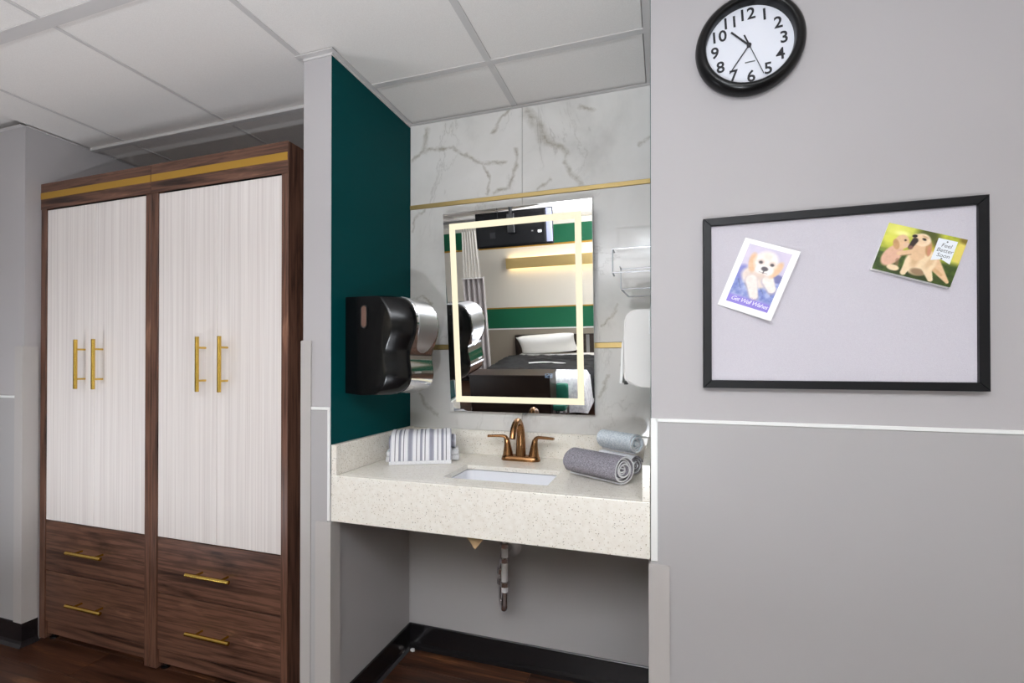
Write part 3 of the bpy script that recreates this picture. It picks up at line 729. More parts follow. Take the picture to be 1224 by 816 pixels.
# ------------------------------------------------------------------ towels
def rolled(name, label, a, b, R, turns, thick, mt, squash=0.85, edge='whitetowel', group=None, seed=0, start=0.0):
    a = Vector(a); b = Vector(b); d = (b - a).normalized(); L = (b - a).length
    up = Vector((0, 0, 1)); sd = d.cross(up).normalized(); up = sd.cross(d)
    rnd = random.Random(seed); N = int(turns * 26)
    r0 = R - turns * thick * 1.35
    rows = []
    ph = [rnd.uniform(0, 6.28) for _ in range(3)]
    for i in range(N + 1):
        u = i / N; an = start + 2 * PI * turns * u
        r = max(0.004, r0 + (R - r0) * u)
        wob = 1 + 0.05 * math.sin(2 * an + ph[0]) * (1 - u) + 0.02 * math.sin(3 * an + ph[1])
        rows.append((math.cos(an) * r * wob, math.sin(an) * r * wob * squash, math.cos(an) * max(.002, r - thick) * wob, math.sin(an) * max(.002, r - thick) * wob * squash))
    bm = bmesh.new(); nx = 6; V_ = []
    for i, (ox, oz, ix, iz) in enumerate(rows):
        u = i / N; rr = []
        for j in range(nx + 1):
            t_ = j / nx; sh = 0.006 * math.sin(2 * PI * u * turns * .37 + ph[2]) * (1 if j in (0, nx) else 0)
            base = a + d * (L * t_ + sh)
            rr.append((bm.verts.new(base + sd * ox + up * oz), bm.verts.new(base + sd * ix + up * iz)))
        V_.append(rr)
    fo = []
    for i in range(N):
        for j in range(nx):
            A, B = V_[i], V_[i + 1]
            bm.faces.new((A[j][0], A[j + 1][0], B[j + 1][0], B[j][0])); bm.faces.new((A[j][1], B[j][1], B[j + 1][1], A[j + 1][1]))
        for j in (0, nx):
            f_ = bm.faces.new((V_[i][j][0], V_[i + 1][j][0], V_[i + 1][j][1], V_[i][j][1])); f_.material_index = 1
    for e_ in (0, N):
        for j in range(nx):
            f_ = bm.faces.new((V_[e_][j][0], V_[e_][j][1], V_[e_][j + 1][1], V_[e_][j + 1][0])); f_.material_index = 1
    c_ = (a + b) / 2
    for q in bm.verts: q.co -= c_
    o = obj(name, bm, [mt, edge], None, True, smooth=60); o.location = c_
    return tag(o, label, 'towel', group)
ER = 'rolled hand towels at the right end of the counter'
rolled('rolled_towel', 'thick grey rolled towel lying in front of the two other rolls', (-.300, 1.603, CT + .0465), (-.122, 1.490, CT + .0465), .052, 5.6, .0058, 'greytowel', .86, 'whitetowel', ER, 3, 1.2)
rolled('rolled_towel', 'white rolled towel at the bottom behind the grey roll', (-.218, 1.730, CT + .0335), (-.094, 1.634, CT + .0335), .036, 4.4, .0052, 'whitetowel', .92, 'greytowel', ER, 5, 0.4)
rolled('rolled_towel', 'pale blue ribbed rolled towel resting on top of the other rolls', (-.210, 1.726, CT + .1045), (-.090, 1.634, CT + .1045), .0395, 4.4, .0055, 'bluetowel', .90, 'whitetowel', ER, 8, 2.2)

TA = math.radians(26)
def local_obj(name, bm, mt, loc, rot, label, cat, group=None, smooth=60):
    o = obj(name, bm, mt, None, True, smooth=smooth); o.location = loc; o.rotation_euler = (0, 0, rot); return tag(o, label, cat, group)
EL = 'towel stack at the left end of the counter'
tl = (-0.893, 1.655, CT)
def folded(hw, hd, z0, z1, layers):
    bm = bmesh.new(); hh = (z1 - z0) / layers
    for k_ in range(layers):
        a0 = z0 + k_ * hh
        add_box(bm, -hw + .003 * (k_ % 2), hw - .002 * (k_ % 2), -hd, hd, a0 + .0006, a0 + hh, min(.0065, hh * .42), 3)
    return bm
local_obj('folded_towel', folded(.138, .045, .0006, .044, 2), 'whitetowel', tl, TA, 'white folded towel at the bottom of the left stack', 'towel')
bm = bmesh.new(); rg = []
for i in range(25):
    u = -0.126 + .250 * i / 24; ring = []
    for k_ in range(20):
        a = 2 * PI * k_ / 20; f_ = 1 + .03 * math.sin(5 * u * 30 + k_)
        ring.append((u, .045 * math.cos(a) * f_, .0705 + .0255 * math.sin(a) * f_))
    rg.append(ring)
local_obj('folded_towel', loft(rg), 'striped', tl, TA, 'dark striped towel folded in the middle of the left stack', 'towel')
# draped striped cloth over the stack
pf = [(-.088, .003), (-.083, .02), (-.078, .05), (-.070, .08), (-.056, .102), (-.03, .111), (.0, .113), (.03, .110), (.052, .098), (.066, .07), (.070, .03), (.071, .006)]
pf = [(p.x, p.z) for p in smooth_path([(a, 0, b) for a, b in pf], 3)]
bm = bmesh.new(); rows = []
for i, (yy, zz) in enumerate(pf):
    s_ = i / (len(pf) - 1); r_ = []
    for j in range(41):
        u = j / 40; xx = -.108 + .214 * u - .012 * (1 - s_) * (1 - u)
        wv = .0022 * math.sin(u * 19 + s_ * 5) + .0016 * math.sin(u * 41 + 1)
        dz = .004 * math.sin(u * 9) * max(0, .25 - s_)
        r_.append(bm.verts.new((xx, yy - abs(wv) * (1 if s_ < .4 else 0), max(.0016, zz + wv * .7 * (1 if .3 < s_ < .7 else .2) + dz))))
    rows.append(r_)
for a_, b_ in zip(rows, rows[1:]):
    for j in range(40): bm.faces.new((a_[j], a_[j + 1], b_[j + 1], b_[j]))
bmesh.ops.recalc_face_normals(bm, faces=bm.faces)
bmesh.ops.solidify(bm, geom=bm.faces[:], thickness=-0.004)
tw = local_obj('draped_towel', bm, 'striped', tl, TA, 'grey and white striped towel draped over the left towel stack', 'towel')
bm = bmesh.new(); add_box(bm, -.121, .107, -.0955, -.0885, .0008, .0135, .002, 2)
hem = obj('hem', bm, 'whitetowel', tw, True, label='white hem band')

# ------------------------------------------------------------------ wall clock
ck = thing('wall_clock', 'round black wall clock with white face on the right wall', 'clock', (0.203, YF, 2.024))
ck.rotation_euler = (0, -math.radians(3.5), 0)      # hangs slightly askew
CR = Matrix.Rotation(PI / 2, 4, 'X')                  # lathe z -> -y
obj('rim', lathe([(.100, .004), (.116, .0006), (.1245, .006), (.1262, .014), (.124, .026), (.117, .036), (.109, .039), (.1035, .036), (.101, .029), (.1008, .012), (.100, .004)], 72, CR), 'clockrim', ck, True, smooth=50)
obj('back_plate', lathe([(.0, .001), (.1155, .0008), (.1155, .003), (.0, .003)], 48, CR), 'black', ck, True)
obj('face', lathe([(.0, .0125), (.1005, .0125), (.1005, .004), (.0, .004)], 72, CR), 'clockface', ck, True)
for k_ in range(1, 13):
    a = math.radians(30 * k_)
    text_mesh('numeral', str(k_), 0.0400, 'ink', ck, Matrix.Translation((.0788 * math.sin(a), -.0131, .0788 * math.cos(a))) @ Matrix.Rotation(PI / 2, 4, 'X'), extrude=.0003, offset=.0007)
obj('maker_mark', box(-.0115, .0115, -.0132, -.0127, -.0425, -.0395), 'inkgrey', ck, True)
def hand(name, ang, ln, tail, wd, yy):
    bm = bmesh.new(); add_box(bm, -wd, wd, yy - .0006, yy, -tail, ln)
    bmesh.ops.rotate(bm, verts=bm.verts, cent=(0, 0, 0), matrix=Matrix.Rotation(ang, 3, 'Y')); obj(name, bm, 'ink', ck, True)
hand('hour_hand', math.radians(-45 + 3.5), .058, .004, .0022, -.0145)
hand('minute_hand', math.radians(180 + 35 + 3.5), .078, .004, .0014, -.0155)
hand('second_hand', math.radians(157 + 3.5), .084, 0.006, .0008, -.0165)
bm = box(-.0018, .0018, -.0171, -.0165, -.029, -.006); bmesh.ops.rotate(bm, verts=bm.verts, cent=(0, 0, 0), matrix=Matrix.Rotation(math.radians(160.5), 3, 'Y')); obj('hand_counterweight', bm, 'ink', ck, True)
obj('hub', lathe([(.0052, .0127), (.0052, .0176), (.0, .0182)], 20, CR), 'ink', ck, True)

# ------------------------------------------------------------------ pin board
pb = thing('pin_board', 'black framed fabric pin board on the right wall', 'board', (0.386, YF, 1.165))
BX0, BX1, BZ0, BZ1, BT = .0945, .6775, 1.1645, 1.5960, .021
obj('fabric_panel', box(BX0 + .015, BX1 - .015, YF - .012, YF - .002, BZ0 + .015, BZ1 - .015), 'boardfabric', pb)
fw = .0195
def mitre(q):  # q = 4 xz corner points
    bm = bmesh.new(); add_prism(bm, q, 'y', YF - BT, YF - .0006)
    bmesh.ops.recalc_face_normals(bm, faces=bm.faces)
    bmesh.ops.bevel(bm, geom=[e for e in bm.edges if all(v_.co.y < YF - BT + 1e-5 for v_ in e.verts)], offset=.0012, segments=1, affect='EDGES'); return bm
g_ = .0001
obj('frame_side', mitre([(BX0, BZ0), (BX0 + fw, BZ0 + fw), (BX0 + fw, BZ1 - fw), (BX0, BZ1)]), 'blackframe', pb)
obj('frame_side', mitre([(BX1, BZ0), (BX1 - fw, BZ0 + fw), (BX1 - fw, BZ1 - fw), (BX1, BZ1)]), 'blackframe', pb)
obj('frame_side', mitre([(BX0 + g_, BZ1), (BX0 + fw + g_, BZ1 - fw), (BX1 - fw - g_, BZ1 - fw), (BX1 - g_, BZ1)]), 'blackframe', pb)
obj('frame_side', mitre([(BX0 + g_, BZ0), (BX0 + fw + g_, BZ0 + fw), (BX1 - fw - g_, BZ0 + fw), (BX1 - g_, BZ0)]), 'blackframe', pb)

# ------------------------------------------------------------------ greeting cards (flat print kept as a fine vertex-colour print)
mp_ = bpy.data.materials.new('card_print'); mp_.use_nodes = True
n = mp_.node_tree.nodes; l = mp_.node_tree.links; at = n.new('ShaderNodeVertexColor'); at.layer_name = 'print'
l.new(at.outputs['Color'], n['Principled BSDF'].inputs['Base Color']); n['Principled BSDF'].inputs['Roughness'].default_value = 0.35
M['print'] = mp_
def hsh(i, j, s=0):
    v_ = math.sin(i * 127.1 + j * 311.7 + s * 74.7) * 43758.5453; return v_ - math.floor(v_)
def vnoise(x, y, s=0):
    i, j = math.floor(x), math.floor(y); fx_, fy_ = x - i, y - j; fx_ = fx_ * fx_ * (3 - 2 * fx_); fy_ = fy_ * fy_ * (3 - 2 * fy_)
    a = hsh(i, j, s) * (1 - fx_) + hsh(i + 1, j, s) * fx_; b = hsh(i, j + 1, s) * (1 - fx_) + hsh(i + 1, j + 1, s) * fx_
    return a * (1 - fy_) + b * fy_
def fbm(x, y, s=0): return .55 * vnoise(x, y, s) + .3 * vnoise(2.1 * x, 2.1 * y, s + 3) + .15 * vnoise(4.3 * x, 4.3 * y, s + 5)
def ell(x, y, cx, cy, rx, ry, rot=0):
    c_, s_ = math.cos(math.radians(rot)), math.sin(math.radians(rot)); dx, dy = x - cx, y - cy
    u, v_ = dx * c_ + dy * s_, -dx * s_ + dy * c_
    return math.sqrt((u / rx) ** 2 + (v_ / ry) ** 2)
def cap(x, y, x0, y0, x1, y1, r0, r1):
    dx, dy = x1 - x0, y1 - y0; t_ = max(0, min(1, ((x - x0) * dx + (y - y0) * dy) / (dx * dx + dy * dy)))
    r = r0 + (r1 - r0) * t_
    return math.hypot(x - x0 - dx * t_, y - y0 - dy * t_) / r
def over(col, c2, d, soft=.12, al=1.0):
    k_ = max(0, min(1, (1 - d) / soft + .5)) * al
    return tuple(a + (b - a) * k_ for a, b in zip(col, c2))
def print_obj(name, parent, w_, h_, nx, ny, fn, yy):
    bm = bmesh.new(); lay = bm.loops.layers.float_color.new('print')
    V_ = [[bm.verts.new((-w_ / 2 + w_ * i / nx, yy, -h_ / 2 + h_ * j / ny)) for i in range(nx + 1)] for j in range(ny + 1)]
    for j in range(ny):
        for i in range(nx):
            f_ = bm.faces.new((V_[j][i], V_[j][i + 1], V_[j + 1][i + 1], V_[j + 1][i]))
    cc = [[fn((i / nx) * w_ / h_, j / ny) for i in range(nx + 1)] for j in range(ny + 1)]
    idx = {V_[j][i]: cc[j][i] for j in range(ny + 1) for i in range(nx + 1)}
    for f_ in bm.faces:
        for lp in f_.loops:
            c_ = idx[lp.vert]; lp[lay] = (lin(c_[0]), lin(c_[1]), lin(c_[2]), 1)
    me = bpy.data.meshes.new(name); bm.to_mesh(me); bm.free(); me.materials.append(M['print'])
    o = bpy.data.objects.new(name, me); C.objects.link(o); o.parent = parent; return o
def puppy(x, y):
    # portrait print, x 0..0.66, y 0..1: a pale puppy lying on blue flowers, violet caption band
    n_ = fbm(x * 7, y * 7)
    col = (192 + 22 * n_, 184 + 16 * n_, 208 + 10 * n_)
    fl_ = fbm(x * 16 + 3, y * 16, 2)
    blue = (70 + 130 * fl_, 86 + 120 * fl_, 168 + 60 * fl_)
    col = over(col, blue, (y + .25 * fbm(x * 8, 3, 1)) / .62 if y > .05 else 0, .12)
    col = over(col, (88, 92, 150), ell(x, y, .60, .56, .09, .07), .4, .9)
    col = over(col, (92, 96, 180), ell(x, y, .06, .52, .09, .13), .5, .8)
    for k_ in range(5): col = over(col, (62, 78, 120), cap(x, y, .05 + .12 * k_, .40 - .04 * (k_ % 2), .13 + .12 * k_, .27, .010, .004), .6, .7)
    cream = (226, 210, 200)
    fur = 26 * (fbm(x * 26, y * 26, 7) - .5)
    cr = tuple(c_ + fur for c_ in cream)
    col = over(col, cr, ell(x, y, .30, .50, .24, .17, -8), .25)
    col = over(col, (206, 182, 170), ell(x, y, .33, .52, .20, .05, 4), .8, .55)
    col = over(col, (170, 156, 170), cap(x, y, .24, .42, .38, .18, .095, .072), .3, .7)
    col = over(col, (236 + fur, 224 + fur, 216 + fur), cap(x, y, .24, .44, .37, .20, .085, .062), .3)
    col = over(col, (168, 154, 172), cap(x, y, .48, .48, .59, .36, .095, .072), .3, .7)
    col = over(col, (238 + fur, 228 + fur, 220 + fur), cap(x, y, .48, .50, .58, .38, .085, .062), .3)
    for t_ in (-.025, .0, .025): col = over(col, (196, 172, 166), cap(x, y, .372 + t_, .165, .372 + t_, .145, .006, .004), .6, .7)
    col = over(col, (222 + fur, 178 + fur, 138 + fur), ell(x, y, .165, .72, .07, .16, 12), .35)
    col = over(col, (228 + fur, 186 + fur, 148 + fur), ell(x, y, .535, .69, .065, .15, -18), .35)
    col = over(col, (240 + fur, 230 + fur, 222 + fur), ell(x, y, .345, .78, .175, .175), .35)
    col = over(col, (228, 206, 190), ell(x, y, .345, .86, .06, .05), .9, .5)
    col = over(col, (220, 198, 184), ell(x, y, .365, .57, .13, .05), .7, .6)
    col = over(col, (246, 238, 232), ell(x, y, .30, .645, .075, .07), .5); col = over(col, (246, 238, 232), ell(x, y, .43, .645, .075, .07), .5)
    for ex in (.272, .448):
        col = over(col, (206, 180, 164), ell(x, y, ex, .765, .05, .04), .7, .7)
        col = over(col, (52, 38, 44), ell(x, y, ex, .755, .030, .024), .5)
    col = over(col, (60, 48, 56), ell(x, y, .365, .665, .052, .036), .4)
    col = over(col, (70, 56, 62), cap(x, y, .365, .64, .365, .595, .010, .008), .6, .9)
    col = over(col, (110, 86, 90), cap(x, y, .30, .60, .43, .60, .007, .007), .6, .6)
    col = over(col, (132, 112, 204), 0 if y < .13 else (1 + (y - .13) * 12), .8, .92)
    return col
def labs(x, y):
    # landscape print, x 0..1.4, y 0..1: two yellow dogs on grass, bright foliage behind
    n_ = fbm(x * 5, y * 5, 11)
    col = (120 + 110 * n_, 130 + 100 * n_, 30 + 60 * n_)
    col = over(col, (238, 236, 120), ell(x, y, .18, .92, .34, .20), .9, .8); col = over(col, (226, 224, 90), ell(x, y, .12, .68, .2, .10), .9, .8)
    col = over(col, (250, 248, 170), ell(x, y, .30, .84, .12, .05), .9, .8)
    col = over(col, (62, 70, 30), ell(x, y, .74, .92, .20, .14), .8, .85); col = over(col, (214, 170, 50), ell(x, y, .97, .66, .09, .13), .8, .8)
    col = over(col, (60, 52, 40), ell(x, y, .95, .80, .10, .10), .8, .7)
    col = over(col, (232, 210, 110), ell(x, y, 1.33, .72, .09, .30), .8, .85); col = over(col, (120, 100, 30), ell(x, y, 1.36, .97, .10, .07), .8, .9)
    g_ = fbm(x * 14, y * 14, 13); grass = (40 + 46 * g_, 58 + 50 * g_, 18 + 20 * g_)
    col = over(col, grass, y / (.42 + .06 * n_), .25)
    col = over(col, (150, 170, 60), ell(x, y, .12, .42, .15, .03), .9, .6)
    col = over(col, (36, 44, 20), ell(x, y, .75, .09, .5, .07), .8, .6)
    fr = 18 * (fbm(x * 22, y * 22, 17) - .5)
    A = (228 + fr, 190 + fr, 150 + fr); B = (240 + fr, 214 + fr, 176 + fr); D = (196 + fr, 150 + fr, 104 + fr)
    # young dog
    col = over(col, (222 + fr, 176 + fr, 150 + fr), ell(x, y, .25, .36, .15, .25, -22), .2)
    col = over(col, (150, 108, 88), cap(x, y, .37, .30, .40, .10, .03, .03), .6, .6)
    col = over(col, B, ell(x, y, .34, .12, .11, .06), .25)
    col = over(col, A, ell(x, y, .34, .67, .125, .15, 10), .2); col = over(col, D, ell(x, y, .255, .60, .055, .11, 25), .3)
    col = over(col, (60, 38, 30), ell(x, y, .385, .72, .022, .020), .5); col = over(col, (226, 190, 160), ell(x, y, .43, .63, .06, .05), .4)
    # adult dog
    col = over(col, A, cap(x, y, .95, .42, 1.30, .09, .13, .03), .2); col = over(col, D, cap(x, y, .96, .30, 1.16, .20, .045, .03), .6, .6)
    col = over(col, B, ell(x, y, .76, .36, .26, .29, -22), .15)
    col = over(col, (120, 92, 66), ell(x, y, .77, .15, .13, .07), .5, .75)
    col = over(col, B, cap(x, y, .58, .32, .54, .07, .08, .05), .2); col = over(col, B, cap(x, y, .90, .26, 1.02, .06, .085, .045), .2)
    col = over(col, D, ell(x, y, .66, .40, .07, .17), .9, .55); col = over(col, D, ell(x, y, .92, .40, .05, .15, -20), .9, .45)
    col = over(col, A, cap(x, y, .66, .50, .68, .68, .135, .14), .25)
    col = over(col, A, cap(x, y, .36, .43, .56, .52, .042, .05), .25); col = over(col, (150, 112, 84), cap(x, y, .40, .385, .56, .465, .010, .010), .7, .7)
    col = over(col, D, ell(x, y, .815, .66, .055, .16, 10), .3); col = over(col, (206, 132, 110), ell(x, y, .835, .61, .028, .10, 10), .4, .75)
    col = over(col, (242 + fr, 216 + fr, 182 + fr), ell(x, y, .66, .80, .15, .13, -10), .22)
    col = over(col, (236 + fr, 206 + fr, 170 + fr), cap(x, y, .64, .80, .53, .84, .10, .055), .3)
    col = over(col, (52, 40, 36), cap(x, y, .545, .76, .505, .60, .055, .04), .35); col = over(col, (140, 98, 90), ell(x, y, .515, .60, .04, .04), .6, .8)
    col = over(col, (22, 16, 16), ell(x, y, .515, .845, .045, .032, 15), .35)
    col = over(col, (30, 20, 18), ell(x, y, .69, .82, .038, .024, -15), .4); col = over(col, (190, 150, 110), ell(x, y, .70, .87, .06, .02, -15), .8, .6)
    return col
def card(name, label, cx, cz, ang, w_, h_, fold):
    t = thing(name, label, 'card', (cx, YF - .0125, cz)); t.rotation_euler = (0, math.radians(ang), 0)
    th = .0006
    obj('back_leaf', box(-w_ / 2, w_ / 2, -.0012, -.0004, -h_ / 2, h_ / 2), 'cardwhite', t, True)
    return t
def leaf(t, w_, h_, fold, gap):
    # the front leaf, hinged along its fold and standing slightly open
    bm = box(-w_ / 2, w_ / 2, -.0008, 0, -h_ / 2, h_ / 2)
    return obj('front_leaf', bm, 'cardwhite', t, True)
def open_leaf(t, w_, h_, fold, ang):
    lf = bpy.data.objects.new('front_leaf', None)
    o = leaf(t, w_, h_, fold, 0)
    if fold == 'left':
        M0 = Matrix.Translation((-w_ / 2, -.0016, 0)) @ Matrix.Rotation(-ang, 4, 'Z') @ Matrix.Translation((w_ / 2, 0, 0))
    else:
        M0 = Matrix.Translation((0, -.0016, h_ / 2)) @ Matrix.Rotation(-ang, 4, 'X') @ Matrix.Translation((0, 0, -h_ / 2))
    bpy.data.objects.remove(lf)
    o.matrix_local = M0; return o
c1 = card('greeting_card', 'white bordered get-well card with puppy picture at left of the pin board', .2210, 1.4360, 21.5, .1285, .1775, 'left')
f1 = open_leaf(c1, .1285, .1775, 'left', math.radians(5))
pr1 = print_obj('printed_picture', f1, .099, .150, 66, 100, puppy, -.0010); pr1.location = (0, 0, .002)
text_mesh('lettering', 'Get Well Wishes', .0145, 'inkwhite', f1, Matrix.Translation((.002, -.0013, -.0615)) @ Matrix.Rotation(PI / 2, 4, 'X'), shear=.35, space=.85)
c2 = card('greeting_card', 'green get-well card with two yellow dogs at right of the pin board', .5495, 1.4730, 19.5, .1555, .1125, 'top')
f2 = open_leaf(c2, .1555, .1125, 'top', math.radians(5))
print_obj('printed_picture', f2, .1553, .1123, 112, 80, labs, -.0010)
rbx, rbz = .0430, .0225
obj('ribbon_edge', prism([(rbx - .0195, .0545), (rbx + .0195, .0545), (rbx + .0195, -.0125), (rbx, -.0045), (rbx - .0195, -.0125)], 'y', -.0013, -.0011), 'goldflat', f2, True) if False else None
obj('printed_ribbon', prism([(rbx - .0185, .0465), (rbx + .0185, .0465), (rbx + .0185, -.0065), (rbx, .0005), (rbx - .0185, -.0065)], 'y', -.0014, -.0012), 'ribbon', f2, True)
for i, s_ in enumerate(('Feel', 'Better', 'Soon')):
    text_mesh('lettering', s_, .0125, 'inkgrey', f2, Matrix.Translation((rbx + .001, -.0017, .0320 - .0115 * i)) @ Matrix.Rotation(PI / 2, 4, 'X'), shear=.15)
for z_ in (.0412, .0022):
    obj('printed_dot', prism([(rbx + .0018 * math.cos(a), z_ + .0018 * math.sin(a)) for a in [k_ * PI / 3 for k_ in range(6)]], 'y', -.0017, -.0015), 'inkgrey', f2, True)

# ------------------------------------------------------------------ what the mirror shows: bed, chest, curtain, television, wall light
tv = thing('television', 'black flat television hanging from the ceiling, seen from behind in the mirror', 'television', (-1.52, -1.45, 1.84))
def tvp(name, bm, mt):
    bmesh.ops.translate(bm, verts=bm.verts, vec=-Vector((-1.52, -1.45, 1.84))); return obj(name, bm, mt, tv, True)
tvp('screen', box(-1.975, -1.112, -1.505, -1.475, 1.862, 2.235, .004, 1), 'tvblack')
tvp('back_shell', box(-1.95, -1.181, -1.4745, -1.44, 1.875, 2.222, .012, 2), 'tvblack')
tvp('side_panel', box(-1.180, -1.118, -1.4745, -1.466, 1.885, 2.225, .002, 1), 'tvpanel')
tvp('label_plate', box(-1.265, -1.225, -1.4395, -1.4385, 1.985, 2.01), 'trimwhite')
tvp('label_plate', box(-1.335, -1.315, -1.4395, -1.4385, 2.0, 2.012), 'silver')
tvp('bracket', box(-1.80, -1.74, -1.4395, -1.436, 1.96, 2.02), 'blackframe')
tvp('mount_arm', box(-1.59, -1.51, -1.44, -1.40, 2.0, 2.20, .004, 1), 'black')
tvp('mount_pole', tube([(-1.55, -1.42, 2.19), (-1.55, -1.42, CEIL - .003)], .02, 14), 'black')
tvp('cable', tube([(-1.70, -1.435, 2.1), (-1.70, -1.43, CEIL - .003)], .004, 8), 'black')

lt = thing('wall_light', 'long gold wall light glowing above the bed, seen in the mirror', 'lamp', (-1.35, RY0, 1.64))
obj('shade', box(-2.12, -0.56, RY0 + .085, RY0 + .10, 1.640, 1.785, .002, 1), 'gold', lt)
for x_ in (-2.12, -0.572): obj('end_cap', box(x_, x_ + .012, RY0 + .008, RY0 + .0848, 1.640, 1.785), 'gold', lt)
obj('diffuser', box(-2.10, -0.58, RY0 + .012, RY0 + .083, 1.645, 1.66), 'lamp', lt)
obj('diffuser', box(-2.10, -0.58, RY0 + .012, RY0 + .083, 1.765, 1.78), 'lamp', lt)

cu = thing('privacy_curtain', 'privacy curtain with white mesh top and grey striped cloth, seen in the mirror', 'curtain', (-2.34, -2.2, 0))
def sheet(x0, x1, y0, z0, z1, mt, name, amp, waves, spread=0.0):
    bm = bmesh.new(); N = 60; rows = []
    for zz, q in ((z0, 1.0), ((z0 + z1) / 2, .5), (z1, 0.0)):
        r_ = []
        for i in range(N + 1):
            u = i / N; r_.append(bm.verts.new((x0 + (x1 - x0) * u + spread * q * (u - .5), y0 + amp * math.sin(2 * PI * waves * u) , zz)))
        rows.append(r_)
    for a_, b_ in zip(rows, rows[1:]):
        for i in range(N): bm.faces.new((a_[i], a_[i + 1], b_[i + 1], b_[i]))
    bmesh.ops.recalc_face_normals(bm, faces=bm.faces)
    bmesh.ops.solidify(bm, geom=bm.faces[:], thickness=.002)
    return obj(name, bm, mt, cu, smooth=60)
sheet(-2.455, -2.255, -2.2, 1.545, 2.13, 'curtain_mesh', 'mesh_top', .014, 6, .05)
sheet(-2.49, -2.19, -2.2, 0.12, 1.555, 'curtain_low', 'striped_cloth', .032, 4.5, .03)
obj('hem', box(-2.49, -2.20, -2.238, -2.162, 1.540, 1.552), 'linen', cu)
for k_ in range(5): obj('hook', tube([(-2.44 + .035 * k_, -2.2, 2.125), (-2.44 + .035 * k_, -2.2, 2.24)], .003, 6), 'steelrail', cu)
tr = obj('curtain_rail', box(-3.9, -2.2, -2.212, -2.188, 2.238, CEIL - .003), 'steelrail')
tag(tr, 'straight ceiling rail carrying the privacy curtain, seen in the mirror', 'rail')

bd = thing('bed', 'bed with dark headboard, white coverlet and black blanket, seen in the mirror', 'bed', (-1.40, -2.0, 0))
obj('headboard', box(-2.06, -0.80, RY0 + .03, RY0 + .08, .12, .700, .01, 2), 'espresso', bd)
obj('headboard_rail', box(-1.03, -0.985, RY0 + .0805, RY0 + .09, .2, .69), 'steelrail', bd)
obj('base_frame', box(-1.95, -0.80, RY0 + .1, -1.06, .14, .26, .01, 1), 'espresso', bd)
for x_ in (-1.9, -0.88):
    for y_ in (-2.75, -1.2): obj('leg', box(x_, x_ + .05, y_, y_ + .05, 0.0005, .139), 'espresso', bd)
obj('mattress', box(-1.98, -0.78, RY0 + .1, -1.03, .261, .45, .05, 4), 'linen', bd, smooth=60)
def puff(x0, x1, y0, y1, zf, zt, mt, name, nx=40, ny=40, drop=0.0, rough_=.006, sd_=0):
    bm = bmesh.new(); rows = []
    for j in range(ny + 1):
        r_ = []
        for i in range(nx + 1):
            u, v_ = i / nx, j / ny; xx = x0 + (x1 - x0) * u; yy = y0 + (y1 - y0) * v_
            eu = min(u, 1 - u) * (x1 - x0); ev = (1 - v_) * (y1 - y0)
            e_ = min(eu, ev if drop else min(ev, v_ * (y1 - y0)))
            q = min(1, e_ / .07); q = math.sqrt(max(0, 1 - (1 - q) ** 2))
            r_.append(bm.verts.new((xx, yy, zf + (zt - zf) * q + rough_ * (fbm(xx * 14, yy * 14, sd_) - .5) * 2)))
        rows.append(r_)
    for a_, b_ in zip(rows, rows[1:]):
        for i in range(nx): bm.faces.new((a_[i], a_[i + 1], b_[i + 1], b_[i]))
    bmesh.ops.recalc_face_normals(bm, faces=bm.faces)
    bmesh.ops.solidify(bm, geom=bm.faces[:], thickness=.006)
    return obj(name, bm, mt, bd, smooth=70)
puff(-2.03, -0.70, -2.40, -1.40, .20, .515, 'darkblanket', 'blanket', rough_=.02, sd_=4)
puff(-1.99, -0.73, -1.47, -1.00, .16, .520, 'coverlet', 'coverlet', rough_=.008, sd_=9)
obj('piping', tube(smooth_path([(-1.54, -1.77, .519), (-1.34, -1.80, .523), (-1.09, -1.74, .519)], 6), .008, 8), 'linen', bd)
bm = bmesh.new(); nx, ny = 28, 20; top, bot = [], []
for j in range(ny + 1):
    a_, b_ = [], []
    for i in range(nx + 1):
        u, v_ = i / nx * 2 - 1, j / ny * 2 - 1; pin = 1 - .06 * (u * u * v_ * v_) 
        th = .075 * (max(0, (1 - u ** 4) * (1 - v_ ** 4))) ** .5 + .004
        px_, pz_ = .40 * u * (1 - .05 * (1 - v_ * v_)), .17 * v_ * (1 - .06 * (1 - u * u))
        wr_ = .008 * (fbm(u * 5, v_ * 5, 21) - .5)
        a_.append(bm.verts.new((px_, -th + wr_, pz_))); b_.append(bm.verts.new((px_, th, pz_)))
    top.append(a_); bot.append(b_)
for j in range(ny):
    for i in range(nx):
        bm.faces.new((top[j][i], top[j][i + 1], top[j + 1][i + 1], top[j + 1][i])); bm.faces.new((bot[j][i], bot[j + 1][i], bot[j + 1][i + 1], bot[j][i + 1]))
def rim(a, b): 
    for k_ in range(len(a) - 1): bm.faces.new((a[k_], a[k_ + 1], b[k_ + 1], b[k_]))
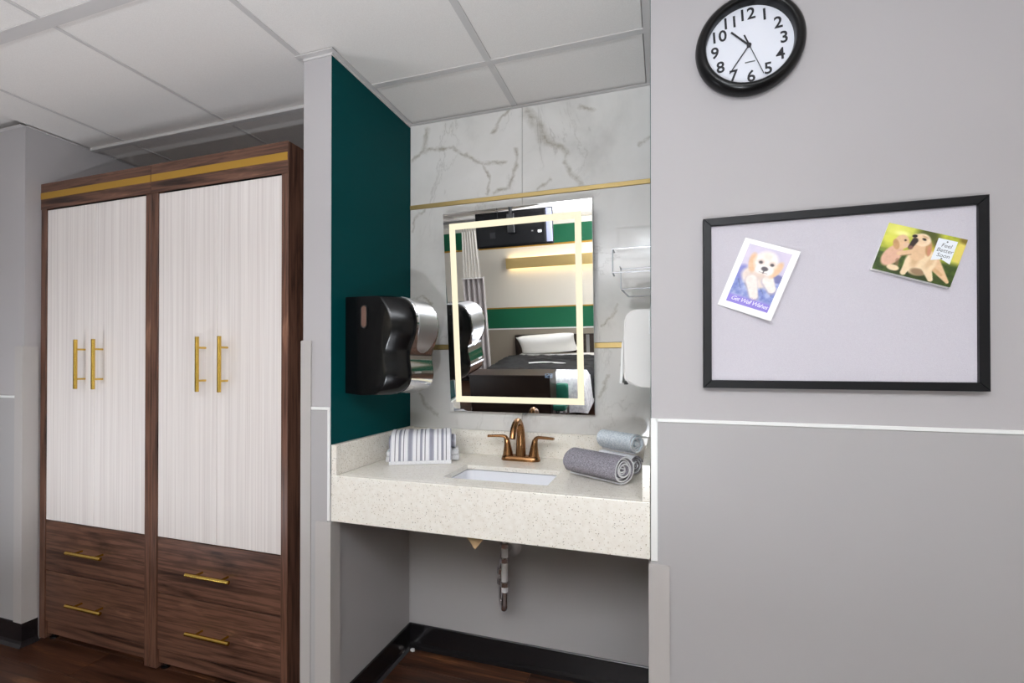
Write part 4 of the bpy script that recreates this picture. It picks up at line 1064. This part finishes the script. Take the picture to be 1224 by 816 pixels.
rim(top[0], bot[0]); rim(top[-1], bot[-1]); rim([r[0] for r in top], [r[0] for r in bot]); rim([r[-1] for r in top], [r[-1] for r in bot])
pil = obj('pillow', bm, 'linen', None, True, smooth=70); pil.location = (-1.53, -2.70, .605); pil.rotation_euler = (math.radians(-42), math.radians(-3), 0)
tag(pil, 'white pillow propped against the headboard, seen in the mirror', 'pillow')

ch = thing('chest', 'dark brown chest at the foot of the bed, seen in the mirror', 'chest', (-1.45, -0.82, 0))
obj('body', box(-1.855, -1.035, -0.97, -0.705, .06, .592), 'espresso', ch)
obj('top_panel', box(-1.865, -1.030, -0.985, -0.700, .5925, .612, .002, 1), 'espresso', ch)
obj('plinth', box(-1.84, -1.05, -0.955, -0.72, .0005, .0598), 'black', ch)
tc_ = thing('teal_chair', 'teal vinyl seat cushion beside the chest, seen in the mirror', 'chair', (-0.98, -0.86, 0))
obj('backrest', box(-1.028, -0.905, -0.95, -0.90, .30, .485, .02, 3), 'tealvinyl', tc_, smooth=50)
obj('seat', box(-1.028, -0.90, -0.899, -0.73, .25, .32, .02, 3), 'tealvinyl', tc_, smooth=50)
for x_ in (-1.02, -0.925):
    for y_ in (-0.94, -0.75): obj('leg', box(x_, x_ + .02, y_, y_ + .02, .0005, .26), 'steelrail', tc_)

# two lay-in light fixtures that carry the troffer lights
for x_, y_, lab in ((0.35, -0.55, 'flat lay-in ceiling light above the middle of the room'), (-2.3, -0.75, 'flat lay-in ceiling light at the left side of the room')):
    tf = thing('ceiling_light', lab, 'lamp', (x_, y_, CEIL))
    for a in ((x_ - .6, x_ + .6, y_ - .3, y_ - .28), (x_ - .6, x_ + .6, y_ + .28, y_ + .3), (x_ - .6, x_ - .58, y_ - .2799, y_ + .2799), (x_ + .58, x_ + .6, y_ - .2799, y_ + .2799)):
        obj('frame', box(*a, CEIL - .012, CEIL - .002), 'trimwhite', tf)
    obj('diffuser', box(x_ - .579, x_ + .579, y_ - .279, y_ + .279, CEIL - .008, CEIL - .003), mat('troffer_diffuser', (0.9, 0.9, 0.9, 1), 0.6, emit=(1, 1, 1, 1), estr=2.0), tf)
